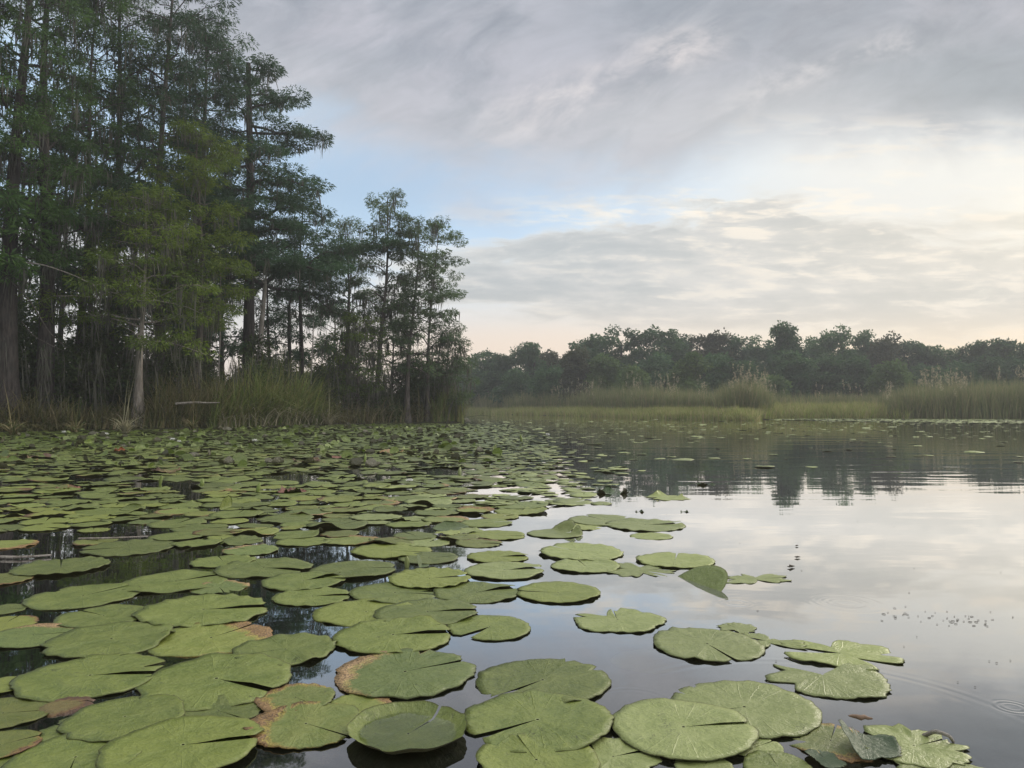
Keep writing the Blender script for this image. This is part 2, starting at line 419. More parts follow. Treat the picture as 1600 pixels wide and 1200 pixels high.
def leaves(mb, P, D, L, Wd, rng):
    """one bent diamond per leaf spray"""
    n = len(P)
    D = D/(np.linalg.norm(D, axis=1)[:, None]+1e-9)
    Q = rng.normal(size=(n, 3)); S = np.cross(D, Q); S /= np.linalg.norm(S, axis=1)[:, None]+1e-9
    L = np.broadcast_to(L, n)[:, None]; Wd = np.broadcast_to(Wd, n)[:, None]
    a = P; b = P+D*L*.45+S*Wd*.5; c = P+D*L; c[:, 2] -= (L[:, 0]*.15); e = P+D*L*.45-S*Wd*.5
    V = np.stack([a, b, c, e], 1).reshape(-1, 3)
    q = (np.arange(n)[:, None]*4+np.arange(4)[None])
    mb.add(V, q)
def strands(mb, P, L, Wd, rng):
    """hanging moss: thin downward streamers"""
    n = len(P); a = rng.uniform(0, PI, n); S = np.stack([np.cos(a), np.sin(a), 0*a], 1)
    L = L[:, None]; Wd = Wd[:, None]; dn = np.array([0, 0, -1.0])
    sw = rng.normal(0, .06, (n, 3)); sw[:, 2] = 0
    v0 = P-S*Wd*.25; v1 = P+S*Wd*.25
    m_ = P+dn*L*.4+sw*L; v2 = m_+S*Wd*.5; v3 = m_-S*Wd*.5
    e_ = P+dn*L+sw*L*2; v4 = e_+S*Wd*.1; v5 = e_-S*Wd*.1
    V = np.stack([v0, v1, v2, v3, v4, v5], 1).reshape(-1, 3); b = np.arange(n)[:, None]*6
    mb.add(V, np.concatenate([b+np.array([[0, 1, 2, 3]]), b+np.array([[3, 2, 4, 5]])]))
def blades(mb, P, D, L, Wd, rng, bend=.5, seg=4):
    """reed or grass blades: tapered ribbons bending over; P base, D unit start direction"""
    n = len(P); D = D/(np.linalg.norm(D, axis=1)[:, None]+1e-9)
    hz = D.copy(); hz[:, 2] = 0; hz /= np.linalg.norm(hz, axis=1)[:, None]+1e-6
    S = np.stack([-hz[:, 1], hz[:, 0], 0*hz[:, 0]], 1)
    a = rng.uniform(-1.2, 1.2, n)[:, None]; S = S*np.cos(a)+hz*np.sin(a)
    L = np.broadcast_to(L, n)[:, None]; Wd = np.broadcast_to(Wd, n)[:, None]; bend = np.broadcast_to(bend, n)[:, None]
    rows = []
    for k in range(seg+1):
        s_ = k/seg
        p = P+D*L*s_+hz*L*bend*s_*s_*.6-np.array([0, 0, 1.0])*L*bend*s_**2.5*.65
        w_ = Wd*(1-s_**1.5)*.5+.001
        rows += [p-S*w_, p+S*w_]
    V = np.stack(rows, 1).reshape(-1, 3); c = 2*(seg+1); b = np.arange(n)[:, None]*c
    mb.add(V, np.concatenate([b+np.array([[2*k, 2*k+1, 2*k+3, 2*k+2]]) for k in range(seg)]))

# ------------------------------------------------------------------ land and water
left_land = [PD(-1500, 14), PD(-900, 20), PD(-300, 25), PD(0, 27.8), PD(110, 29.5), PD(250, 31), PD(330, 32.5), PD(400, 34.5), PD(550, 41), PD(650, 44.5), PD(722, 45.5), PD(738, 50), PD(735, 60), PD(722, 90), PD(690, 180), Vector((-60, 400, 0)), Vector((-400, 400, 0)), Vector((-400, 10, 0))]
far_land = [PD(690, 125), PD(745, 112), PD(790, 98), PD(900, 80), PD(1000, 66), PD(1100, 57), PD(1182, 53), PD(1192, 59), PD(1270, 61), PD(1400, 60), PD(1600, 58), PD(1900, 50), PD(2600, 42), Vector((400, 60, 0)), Vector((400, 400, 0)), Vector((-60, 400, 0))]
def sdist(X, Y, poly):
    P = np.array([[p.x, p.y] for p in poly]); n = len(P)
    d = np.full(X.shape, 1e9); ins = np.zeros(X.shape, bool)
    for i in range(n):
        a = P[i]; b = P[(i+1) % n]; ab = b-a
        t_ = np.clip(((X-a[0])*ab[0]+(Y-a[1])*ab[1])/(ab@ab), 0, 1)
        d = np.minimum(d, np.hypot(X-a[0]-t_*ab[0], Y-a[1]-t_*ab[1]))
        c = ((a[1] > Y) != (b[1] > Y))
        with np.errstate(divide='ignore', invalid='ignore'):
            xi = (b[0]-a[0])*(Y-a[1])/(b[1]-a[1] if b[1] != a[1] else 1e-9)+a[0]
        ins ^= c & (X < xi)
    return np.where(ins, d, -d)
def land(X, Y):
    X = np.asarray(X, float); Y = np.asarray(Y, float)
    return np.maximum(sdist(X, Y, left_land), sdist(X, Y, far_land))
def gz(X, Y):
    s_ = land(X, Y)
    return np.clip(s_*.16, -.9, .30)+.05*np.sin(X*1.1+np.cos(Y*.9))*np.clip(s_, 0, 1)-.02
k = np.linspace(-1, 1, 331); gx = 240*np.sign(k)*np.abs(k)**1.6
k2 = np.linspace(0, 1, 361); gy = -30+300*k2**1.3
X, Y = np.meshgrid(gx, gy); Z = gz(X, Y)
mb = MB(); nx = len(gx); ny = len(gy)
i = np.arange(ny-1)[:, None]; j = np.arange(nx-1)[None]
mb.add(np.stack([X, Y, Z], -1).reshape(-1, 3), np.stack([i*nx+j, i*nx+j+1, (i+1)*nx+j+1, (i+1)*nx+j], -1).reshape(-1, 4))
tag(mb.build('ground', M['ground'], smooth=True), kind='structure')
mb = MB(); mb.add([(-240, -30, 0), (240, -30, 0), (240, 262, 0), (-240, 262, 0)], [(0, 1, 2, 3)])
tag(mb.build('pond_water', M['water']), kind='structure')

# ------------------------------------------------------------------ trees
def make_tree(name, label, cat, pos, Ht, r0, Rad, cb=.3, lean=(0, 0), seed=0, leaf='cyp', bark='bark', nl=34, dens=1.0, moss=1.0,
              flare=1.2, up=(15, 45), droop=.25, lsize=(.19, .040), clump=(.55, .22), top=.12, group=None, prof=None, bias=None, wob=.02, dead=0.0, thick=1.0):
    rng = np.random.default_rng(seed)
    g0 = float(gz(pos.x, pos.y)); root = empty(name, (pos.x, pos.y, max(g0, -.05)-.05)); tag(root, label, cat, group)
    n = 18; tt = np.linspace(0, 1, n)
    ph = rng.uniform(0, 6, 2)
    px_ = lean[0]*tt**1.2+wob*Ht*np.sin(tt*5+ph[0])*tt*(1-.3*tt); py_ = lean[1]*tt+wob*Ht*np.sin(tt*4+ph[1])*tt
    hz = np.concatenate([[0, .25, .6, 1.1], np.linspace(1.9, Ht, n-4)]); tt = hz/Ht
    px_ = lean[0]*tt**1.2+wob*Ht*np.sin(tt*5+ph[0])*tt; py_ = lean[1]*tt+wob*Ht*np.sin(tt*4+ph[1])*tt
    P = np.stack([px_, py_, hz], 1)
    rad = r0*(1-(1-top)*tt**.9)+r0*flare*np.exp(-hz/.75)
    tm = MB(); tube(tm, P, rad, 12, .10)
    def at(t_): return np.array([np.interp(t_*Ht, hz, P[:, c]) for c in range(3)])
    CC = []; CR = []; MP = []
    az = rng.uniform(0, 6)
    for q in range(nl):
        t_ = cb+(1-cb)*((q+rng.uniform(0, .9))/nl); t_ = min(t_, .985)
        az += 2.4+rng.normal(0, .5); tp = (t_-cb)/(1-cb)
        pf = prof(tp) if prof else (1-tp)**.55*(.55+.45*min(1, tp*4))
        ln = Rad*pf*rng.uniform(.55, 1.2)+.45
        if bias is not None:
            ca = math.cos(az-bias[0]); ln *= 1+bias[1]*ca
        if ln < .3: continue
        e0 = R(rng.uniform(*up)); p0 = at(t_); s_ = np.linspace(0, 1, 7)
        dh = np.array([math.cos(az), math.sin(az), 0]); sd = np.array([-dh[1], dh[0], 0])
        w1 = np.cumsum(rng.normal(0, .05, 7))*ln; w2 = np.cumsum(rng.normal(0, .04, 7))*ln; w1[0] = w2[0] = 0
        LP = p0+dh*(ln*math.cos(e0)*s_)[:, None]+sd*w1[:, None]+np.array([0, 0, 1.0])*(ln*(math.sin(e0)*s_-droop*s_**2)+w2)[:, None]
        lr = min(.5*np.interp(t_*Ht, hz, rad), .018*ln*thick+.012)
        tube(tm, LP, lr*(1-.85*s_)+.004, 5)
        isdead = rng.random() < dead
        m_ = max(3, int(ln*1.8))
        for w_ in range(m_):
            s1 = .22+.78*(w_+rng.random())/m_; b0 = np.array([np.interp(s1, s_, LP[:, c]) for c in range(3)])
            sg = 1 if w_ % 2 else -1; an = az+sg*R(rng.uniform(25, 75)); tl = (.36*ln*(1.15-s1)+.25)*rng.uniform(.6, 1.2)
            dv = np.array([math.cos(an), math.sin(an), rng.uniform(-.15, .55)])
            b1 = b0+dv*tl*.5+rng.normal(0, .05, 3); b2 = b0+dv*tl+np.array([0, 0, -.1*tl])
            tube(tm, [b0, b1, b2], [.010+.004*tl, .008, .004], 3)
            if not isdead:
                kk = max(1, int(tl/.55))
                for c_ in range(kk):
                    f_ = (c_+1)/kk; CC.append(b0+(b2-b0)*f_+rng.normal(0, .08, 3)); CR.append(rng.uniform(.6, 1.25))
            MP.append(b0+(b2-b0)*rng.random())
        if not isdead: CC.append(LP[-1]); CR.append(.9)
    CC.append(P[-1]); CR.append(1.0)
    tm.build('trunk', M[bark], root, smooth=True)
    CC = np.array(CC); CR = np.array(CR)
    per = max(6, int(72*dens)); ii = np.repeat(np.arange(len(CC)), per)
    off = rng.normal(0, 1, (len(ii), 3)); off /= (np.linalg.norm(off, axis=1)[:, None]+.6); 
    sc_ = np.array([clump[0], clump[0], clump[1]])
    PP = CC[ii]+off*sc_*CR[ii][:, None]*1.12
    DD = off*np.array([1, 1, .45])+rng.normal(0, .22, off.shape)+np.array([0, 0, -.12])
    cm = MB(); leaves(cm, PP, DD, rng.uniform(.6, 1.3, len(ii))*lsize[0], lsize[1]*rng.uniform(.7, 1.3, len(ii)), rng)
    cm.build('crown', M[leaf], root)
    if moss > 0:
        MP = np.array(MP); sel = rng.random(len(MP)) < .55*moss; B = MP[sel]
        if len(B):
            kk = 9; jj = np.repeat(np.arange(len(B)), kk); ml = rng.uniform(.25, 1.2, len(B))*(.6+.5*min(moss, 2))
            mp = B[jj]+rng.normal(0, .12, (len(jj), 3))*np.array([1, 1, .5])
            mm = MB(); strands(mm, mp, ml[jj]*rng.uniform(.4, 1.1, len(jj)), rng.uniform(.02, .07, len(jj)), rng)
            tag(mm.build('hanging_moss', M['moss'], root), kind='stuff')
    return root

GT = 'cypresses on the left bank'
def T(label, px, D, topy, r0, Rad, seed, **k):
    k.setdefault('group', GT)
    ht = k.pop('ht', None) or HT(topy, D)
    return make_tree('cypress_tree', label, 'tree', PD(px, D), ht, r0, Rad, seed=seed, **k)
fullp = lambda tp: (.75+.25*math.sin(tp*9))*(1-tp**3)**.6*(.6+.4*min(1, tp*3))
T('massive cypress trunk at the left edge, its crown leaving the frame', 10, 29.2, 0, .40, 3.2, 1, ht=21, cb=.24, prof=fullp, nl=48, dens=1.35, moss=1.4, leaf='cyp', bark='bark_dark', lean=(.3, 0))
T('big grey cypress second from the left edge with a thick straight trunk', 66, 31, 0, .36, 3.3, 2, ht=21.5, cb=.26, prof=fullp, nl=50, dens=1.35, moss=1.6, leaf='cyp', bark='bark_dark', lean=(.4, 0))
T('slender cypress leaning right between the thick trunks and the flared one', 112, 33.5, 0, .20, 3.0, 3, ht=19.5, cb=.25, prof=fullp, nl=46, dens=1.3, moss=1.3, leaf='cyp', lean=(1.4, 0))
T('tall full green cypress rising behind the flared trunk, topmost crown at the left', 168, 35.5, 0, .27, 3.8, 4, ht=22.5, cb=.22, prof=fullp, nl=60, dens=1.4, leaf='cyp', lean=(.5, 0))
T('short yellow green cypress with pale flared trunk standing at the water edge', 217, 31.6, 300, .13, 3.6, 5, cb=.36, prof=lambda t_: (1-t_)**.5*(.9+.1*math.sin(t_*12)), nl=40, dens=1.25, moss=1.7, leaf='cyp_yel', bark='bark_pale', flare=2.6, up=(0, 30), lean=(.15, 0), wob=.01)
T('tall dense dark green cypress directly behind the short yellow green one', 250, 36, 0, .28, 3.9, 6, ht=21.8, cb=.18, prof=fullp, nl=64, dens=1.45, leaf='cyp_dark')
T('tall cypress whose drooping top meets the sky at the upper left', 300, 37.5, 22, .24, 3.1, 7, cb=.2, prof=fullp, nl=64, dens=1.45, leaf='cyp_dark', lean=(.1, 0))
T('dark cypress left of the tall bare trunked one, second crown from open sky', 322, 39, 56, .22, 2.1, 8, cb=.2, prof=fullp, nl=54, dens=1.4, leaf='cyp_dark', lean=(-.3, 0))
T('tallest open cypress with thick bare trunk and tufted limbs against blue sky', 388, 41, 98, .37, 4.6, 9, cb=.34, nl=44, dens=2.5, clump=(.70, .24), lsize=(.20, .05), leaf='cyp_dark', bark='bark_dark', top=.35, bias=(0, .34), up=(0, 34), lean=(-.1, 0), prof=lambda t_: (1-t_)**.8*1.05+.16, wob=.006, thick=1.6, moss=.9, dead=0)
T('dense yellow green cypress crown in front of the tall bare trunk', 306, 34, 215, .16, 2.8, 10, cb=.34, nl=46, dens=1.25, leaf='cyp_yel', prof=fullp, moss=.8, lean=(.2, 0))
T('small dark cypress just right of the broken grey snag', 420, 43, 420, .16, 1.9, 11, cb=.4, nl=16, dens=.9, leaf='cyp_dark', bark='bark_dark')
T('dark mossy cypress between the snag and the slim group', 470, 46, 328, .20, 3.1, 12, cb=.46, nl=24, dens=1.0, leaf='cyp_dark', bark='bark_dark', up=(0, 35))
T('bushy grey green cypress left of the slim pair', 540, 46, 352, .17, 2.3, 13, cb=.36, nl=30, dens=.9, leaf='cyp_grey', up=(15, 60))
T('slim tall cypress with a loose forward leaning tip, highest of the slim group', 588, 45, 312, .17, 2.3, 14, cb=.32, nl=32, dens=1.35, lsize=(.17, .045), leaf='cyp_grey', lean=(.75, 0), clump=(.40, .18), prof=lambda t_: .8*(1-t_)**.4+.1)
T('slim cypress with a whitish trunk foot near the point', 636, 44.8, 340, .15, 2.1, 15, cb=.30, nl=32, dens=1.35, lsize=(.17, .045), leaf='cyp_grey', lean=(.55, 0), clump=(.40, .17), prof=lambda t_: .85*(1-t_)**.35+.1, moss=.7)
T('last slim cypress nearest the open lake at the point', 668, 45.6, 352, .12, 2.2, 16, cb=.22, nl=38, dens=1.35, lsize=(.17, .045), leaf='cyp_grey', lean=(.40, 0), clump=(.40, .16), prof=lambda t_: .95*(1-t_)**.4+.1, up=(-5, 35), moss=.5)
T('small bushy cypress filling between the slim trunks low down', 612, 47, 470, .10, 2.0, 17, cb=.25, nl=26, dens=.9, leaf='cyp_grey', moss=1.2)
T('low tan tinged cypress at the tip of the point', 700, 46.4, 520, .09, 1.5, 18, cb=.15, nl=26, dens=.9, leaf='cyp_grey', moss=1.6)
T('short mossy cypress under the slim pair', 560, 43, 500, .10, 2.0, 19, cb=.2, nl=22, dens=.8, leaf='cyp_yel', moss=2.0)
bgl = ['far back cypress seen through the gap at the left edge', 'far back cypress between the two thick left trunks', 'far back cypress behind the slender leaning one', 'far back cypress behind the pale flared trunk',
       'far back cypress behind the dense yellow green crown', 'far back cypress left of the tall bare trunk', 'far back cypress glimpsed right of the tall bare trunk', 'far back cypress low behind the bushy grey green one']
for q, (px, D, ht) in enumerate(((30, 42, 18), (92, 45, 20), (140, 43, 19), (205, 46, 21), (285, 44, 19), (348, 48, 16), (450, 56, 9), (520, 58, 8.5))):
    T(bgl[q], px, D, 0, .2, 3.4, 40+q, ht=ht, cb=.12, nl=24, dens=.85, lsize=(.30, .07), leaf='cyp_dark', prof=fullp, moss=.6, group='cypresses deeper in the left stand')
for q, (px, D, ht) in enumerate(((-90, 27, 20), (-230, 27.5, 19), (-420, 27, 20))):
    T(['cypress just outside the left edge of the frame', 'second cypress beyond the left edge', 'third cypress beyond the left edge'][q], px, D, 0, .3, 3.6, 60+q, ht=ht, cb=.2, nl=26, dens=.8, prof=fullp, lsize=(.34, .08), group='cypresses deeper in the left stand')

# broken grey snag and thin dead stems
def dead_stem(label, px, D, topy, r, lean, seed, bark='dead', twigs=5, name='dead_snag'):
    rng = np.random.default_rng(seed); p = PD(px, D); ht = HT(topy, D)
    root = empty(name, (p.x, p.y, .05)); tag(root, label, 'dead tree')
    s_ = np.linspace(0, 1, 10); P = np.stack([lean*s_+np.cumsum(rng.normal(0, .012, 10))*ht*.25, 0*s_, s_*ht], 1)
    tm = MB(); rr = r*(1-.45*s_)+r*.6*np.exp(-s_*ht/.6); rr[-1] *= .25; tube(tm, P, rr, 9); tm.build('trunk', M[bark], root, smooth=True)
    for q in range(twigs):
        f_ = rng.uniform(.35, .95); b = P[0]+(P[-1]-P[0])*f_; a = rng.uniform(0, 6); l = rng.uniform(.4, 1.6)
        b2 = MB(); d_ = np.array([math.cos(a), math.sin(a)*.6, rng.uniform(.1, .8)])
        tube(b2, [b, b+d_*l*.5+rng.normal(0, .06, 3), b+d_*l], [r*.22, r*.14, .008], 5); b2.build('branch', M[bark], root, smooth=True)
    return root
dead_stem('broken grey snag leaning right beside the tall bare trunk', 396, 39.5, 428, .17, .55, 1, twigs=4)
dead_stem('thin pale dead stem standing left of the tall bare trunk', 345, 36, 390, .035, -.10, 2, twigs=2)
dead_stem('short dark broken stub right of the snag', 452, 44.5, 462, .15, .05, 3, bark='bark_dark', twigs=3)
dead_stem('slim bleached dead stem behind the tall reeds', 482, 42, 500, .05, .3, 4, twigs=5)

# fallen branches and log
def branch(name, label, pts, r, mat='dead', cat='branch'):
    p0 = Vector(pts[0]); P = np.array([list(Vector(p)-p0) for p in pts]); n = len(P); k = np.linspace(0, n-1, n*5)
    Q = np.stack([np.interp(k, np.arange(n), P[:, c]) for c in range(3)], 1)
    ker = np.array([1, 2, 3, 2, 1])/9; Qs = np.stack([np.convolve(np.pad(Q[:, c], 2, 'edge'), ker, 'valid') for c in range(3)], 1)
    b = MB(); tube(b, Qs, r*(1-.7*np.linspace(0, 1, len(Qs)))+.003, 7)
    o = b.build(name, M[mat], smooth=True, loc=p0); return tag(o, label, cat)
def A3(px, py, D): return (float((px-800)/F*D), D, HT(py, D))
branch('fallen_log', 'pale log lying level in the reeds right of the flared trunk', [A3(272, 631, 31.6), A3(305, 628.5, 31.8), A3(322, 629.5, 32), A3(345, 629, 32.3)], .055, cat='log')
branch('dead_branch', 'long bleached branch arching over the dark gap at left', [A3(0, 407, 28.6), A3(60, 411, 28.6), A3(110, 428, 28.8), A3(150, 448, 29)], .026)
branch('dead_branch', 'lower bare branch sweeping down from the big left trunk', [A3(5, 430, 28.8), A3(45, 470, 28.6), A3(75, 520, 28.6), A3(105, 545, 28.8)], .022, 'bark')
branch('dead_branch', 'thin bowed twig below the sweeping branch near the big trunk', [A3(30, 500, 28.8), A3(50, 525, 28.5), A3(80, 540, 28.6), A3(98, 548, 28.7)], .014, 'bark')
branch('dead_branch', 'pale forked limb poking right from the tall bare trunk', [A3(392, 405, 40.6), A3(415, 385, 40.4), A3(440, 372, 40.3)], .07)
branch('dead_branch', 'dark limb curving up right below the pale forked limb', [A3(395, 425, 40.6), A3(425, 395, 40.2), A3(455, 380, 40)], .08, 'bark_dark')

# ------------------------------------------------------------------ far tree line
I = lambda xs, ys: (lambda px: np.interp(px, xs, ys))
ff = I([640, 700, 745, 790, 900, 1000, 1100, 1182, 1192, 1270, 1400, 1600, 1900], [128, 123, 111, 97, 79.3, 65, 56.4, 52.6, 58, 60.3, 59.3, 57.4, 49.5])
def ffD(p): return float(ff(p))
def far_tree(px, D, topy, wpx, leaf, label, seed, shape='round', rough=1.0):
    D = max(D, ffD(px)+14); rng = np.random.default_rng(seed); p = PD(px, D); ht = HT(topy, D)*1.0; Rr = wpx/F*D*.5
    root = empty('broadleaf_tree' if shape == 'round' else 'cypress_tree', (p.x, p.y, .2)); tag(root, label, 'tree', 'trees of the far shore')
    tm = MB(); s_ = np.linspace(0, 1, 6)
    P = np.stack([np.cumsum(rng.normal(0, .08, 6)), np.cumsum(rng.normal(0, .08, 6)), s_*ht*.8], 1); tube(tm, P, .26*(1-.7*s_)+.03, 7)
    nl_ = int(rng.integers(5, 9)); LB = []
    for q in range(nl_):
        a = rng.uniform(0, 2*PI); hh = (.34+.50*(q+.5)/nl_) if shape != 'cone' else .2+.7*(q+.5)/nl_
        pr = (1-abs(hh-.5)*1.7) if shape == 'round' else (1-hh)+.12 if shape == 'cone' else .55
        rr_ = Rr*pr*rng.uniform(.2, .75); LB.append((np.array([math.cos(a)*rr_, math.sin(a)*rr_, ht*hh*rng.uniform(.9, 1.0)]), Rr*rng.uniform(.42, .72)))
    nc = 92; CC = []
    for q in range(nc):
        if q % 4 == 3:
            a = rng.uniform(0, 2*PI); hh = rng.uniform(.06, .6); rr_ = Rr*rng.uniform(.2, .85); c = np.array([math.cos(a)*rr_, math.sin(a)*rr_, ht*hh])
        else:
            lb, lr_ = LB[q % nl_]; o_ = rng.normal(0, 1, 3); o_ /= np.linalg.norm(o_); c = lb+o_*np.array([1, 1, .62])*lr_*rng.uniform(.45, 1.05)
        c[2] = min(c[2], ht*rng.uniform(.93, .99)); CC.append(c)
        if q % 3 == 0:
            j_ = P[3]*.9; tube(tm, [j_, (j_+c)/2+np.array([0, 0, .4]), c], [.09, .06, .02], 4)
    CC = np.array(CC); CC[:, 2] *= (ht-.55)/CC[:, 2].max(); CC = list(CC)
    tm.build('trunk', M['bark_dark'], root, smooth=True)
    CC = np.array(CC); per = 95; ii = np.repeat(np.arange(len(CC)), per)
    off = rng.normal(0, 1, (len(ii), 3)); off /= np.linalg.norm(off, axis=1)[:, None]+.5
    cs = rng.uniform(.45, 1.2, len(CC))[ii][:, None]
    off *= rng.uniform(.3, 1, len(ii))[:, None]**.6; PP = CC[ii]+off*np.array([1.25, 1.25, .8])*cs
    cm = MB(); leaves(cm, PP, off+rng.normal(0, .5, off.shape), rng.uniform(.25, .55, len(ii)), rng.uniform(.14, .28, len(ii)), rng)
    cm.build('crown', M[leaf], root); return root
FT = [(728, 112, 556, 60, 'oak'), (762, 118, 544, 55, 'oak'), (796, 116, 551, 50, 'oak'), (834, 114, 531, 50, 'oak'), (868, 118, 545, 52, 'oak_brown'), (903, 112, 531, 62, 'oak'),
      (940, 108, 521, 60, 'oak'), (974, 106, 508, 56, 'oak'), (1026, 104, 507, 74, 'oak'), (1066, 108, 519, 56, 'oak'), (1102, 105, 515, 60, 'oak_brown'), (1142, 106, 518, 62, 'oak'), (1182, 108, 522, 58, 'oak'),
      (1230, 96, 500, 46, 'oak'), (1270, 106, 524, 56, 'oak'), (1318, 100, 508, 74, 'oak'), (1356, 104, 515, 56, 'oak'), (1384, 100, 519, 54, 'oak_brown'), (1412, 104, 527, 56, 'oak'), (1446, 103, 533, 52, 'oak'),
      (1478, 106, 545, 46, 'oak_brown'), (1508, 100, 540, 52, 'oak'), (1540, 98, 530, 60, 'oak'), (1578, 96, 527, 62, 'oak'), (1622, 94, 527, 62, 'oak'), (1670, 92, 524, 62, 'oak'), (1730, 90, 520, 70, 'oak')]
FL = ['far dark tree half hidden by the cypress point', 'far rounded tree just clear of the cypress point', 'low far tree in the dip left of the tufted one', 'tufted far tree standing up above its neighbours left of the long rise',
      'brownish far tree right of the tufted one', 'far oak where the tree line begins to rise', 'far oak on the slope of the rise left of the twin tops', 'left of the two highest oaks in the middle tree line', 'right and broader of the two highest oaks in the middle tree line',
      'far oak just right of the twin highest oaks', 'brownish domed far oak halfway along the line', 'even topped far oak left of the spiky crown by one tree', 'far oak immediately left of the spiky crowned tree',
      'narrow far tree with spiky crown poking above the line', 'lower far oak immediately right of the spiky crown', 'broad rounded far oak, highest right of the spiky crown', 'far oak on the right shoulder of the broad rounded one',
      'brownish knobbly far oak before the line descends', 'far oak on the descending slope right of the knobbly one', 'far oak near the foot of the descending slope', 'lowest far tree in the notch at the right', 'far oak climbing out of the right hand notch',
      'far oak above the tall right reeds', 'far oak second from the right edge above the reeds', 'far oak cut by the right edge of the frame', 'far oak just beyond the right edge', 'second far oak beyond the right edge']
for q, (px, D, ty, w_, lf) in enumerate(FT):
    far_tree(px, D, ty+4, w_*1.3, lf, FL[q], 200+q, 'round' if q != 13 else 'col')
NT = [(748, 100, 575, 46, 'oak', 'round', 'low dark tree below the rounded one beside the point'), (806, 100, 578, 60, 'oak', 'round', 'low dark tree behind the left reed band'), (858, 98, 572, 56, 'oak', 'round', 'squat tree left of the brownish cone shaped cypress'),
      (903, 84, 546, 52, 'oak_brown', 'cone', 'brownish cone shaped cypress standing forward among the reeds'), (945, 92, 556, 52, 'oak_light', 'round', 'lighter green tree right of the brownish cone'), (990, 86, 575, 52, 'oak_light', 'round', 'small fresh green tree behind the tall plumed reeds'),
      (1030, 94, 552, 60, 'oak', 'round', 'mid height dark tree below the twin highest oaks'), (1072, 84, 552, 52, 'oak_light', 'cone', 'light green cypress with drooping sides in mid shore'), (1118, 90, 556, 56, 'oak', 'round', 'dark tree right of the light drooping cypress'),
      (1160, 88, 566, 52, 'oak', 'round', 'low tree left of the column below the spiky crown'), (1205, 80, 590, 34, 'oak_light', 'round', 'small light bush tree at the edge of the right reeds'), (1236, 88, 548, 54, 'oak', 'round', 'full dark tree directly under the spiky crown'),
      (1290, 92, 556, 62, 'oak', 'round', 'dark tree in front of the broad rounded oak'), (1340, 90, 560, 60, 'oak', 'round', 'pillar like dark tree over the brown marsh grass'), (1394, 84, 566, 44, 'oak_light', 'round', 'pale green tree breaking the dark right shore'),
      (1440, 88, 572, 56, 'oak', 'round', 'dim tree behind the left end of the tall right reeds'), (1495, 86, 566, 64, 'oak', 'round', 'dim low tree behind the middle of the tall right reeds'), (1552, 86, 560, 64, 'oak', 'round', 'dim tree behind the tall right reeds near the frame edge'), (1608, 86, 560, 64, 'oak', 'round', 'dim tree at the right edge behind reeds'),
      (1670, 84, 560, 64, 'oak', 'round', 'dim tree past the right edge behind reeds')]
for q, (px, D, ty, w_, lf, sh, lb) in enumerate(NT): far_tree(px, D, ty, w_*1.2, lf, lb, 300+q, sh)

# deep woods behind both shores
def woods(name, label, pts, per, hr, seed, mat):
    rng = np.random.default_rng(seed); CC = []
    for (px, D, h) in pts:
        for q in range(per):
            CC.append([(px+rng.uniform(-22, 22)-800)/F*D, D+rng.uniform(-3, 5), rng.uniform(.2, h)])
    CC = np.array(CC); k_ = 60; ii = np.repeat(np.arange(len(CC)), k_)
    off = rng.normal(0, 1, (len(ii), 3)); off /= np.linalg.norm(off, axis=1)[:, None]+.5
    cm = MB(); leaves(cm, CC[ii]+off*hr, off+rng.normal(0, .5, off.shape), rng.uniform(.35, .8, len(ii)), rng.uniform(.2, .4, len(ii)), rng)
    tag(cm.build(name, M[mat]), label, 'woods', kind='stuff')
woods('woods', 'shadowy far woods filling in behind the individual far trees', [(px, 132 if px < 800 else 119, 7.0) for px in range(640, 1760, 24)], 18, 1.5, 5, 'oak')

# undergrowth under the left stand
rng = np.random.default_rng(77); CC = []; SH = [(-350, 25), (0, 28.6), (120, 30.3), (250, 31.8), (330, 33.4), (400, 35.6), (550, 42), (650, 45.4), (712, 46.4)]
def shoreD(px): return float(np.interp(px, [a for a, b in SH], [b for a, b in SH]))
for q in range(2600):
    px = rng.uniform(-330, 712); back = rng.uniform(.5, 14)
    if px > 600: back = rng.uniform(.3, 4)
    hmax = (4.4 if px < 330 else 3.0)+1.2*math.sin(px*.05)+.6*math.sin(px*.13); D = shoreD(px)+back
    CC.append([(px-800)/F*D, D, rng.uniform(.1, max(.9, hmax)*min(1, .45+back*.2))])
CC = np.array(CC); ii = np.repeat(np.arange(len(CC)), 90); off = rng.normal(0, 1, (len(ii), 3)); off /= np.linalg.norm(off, axis=1)[:, None]+.5
cm = MB(); leaves(cm, CC[ii]+off*np.array([.75, .75, .6]), off+rng.normal(0, .5, off.shape), rng.uniform(.12, .3, len(ii)), rng.uniform(.05, .11, len(ii)), rng)
for q in range(900):      # bare twigs and vines tangled through it
    c = CC[rng.integers(len(CC))]; dv = rng.normal(0, 1, 3)*np.array([.8, .5, .7]); dv[2] = abs(dv[2]); l = rng.uniform(.6, 2)
    tube(cm, [c, c+dv*l*.5+rng.normal(0, .15, 3), c+dv*l*.9], [.016, .012, .005], 3)
tag(cm.build('undergrowth', M['shrub']), 'dark tangled undergrowth beneath the cypresses on the left bank', 'undergrowth', kind='stuff')
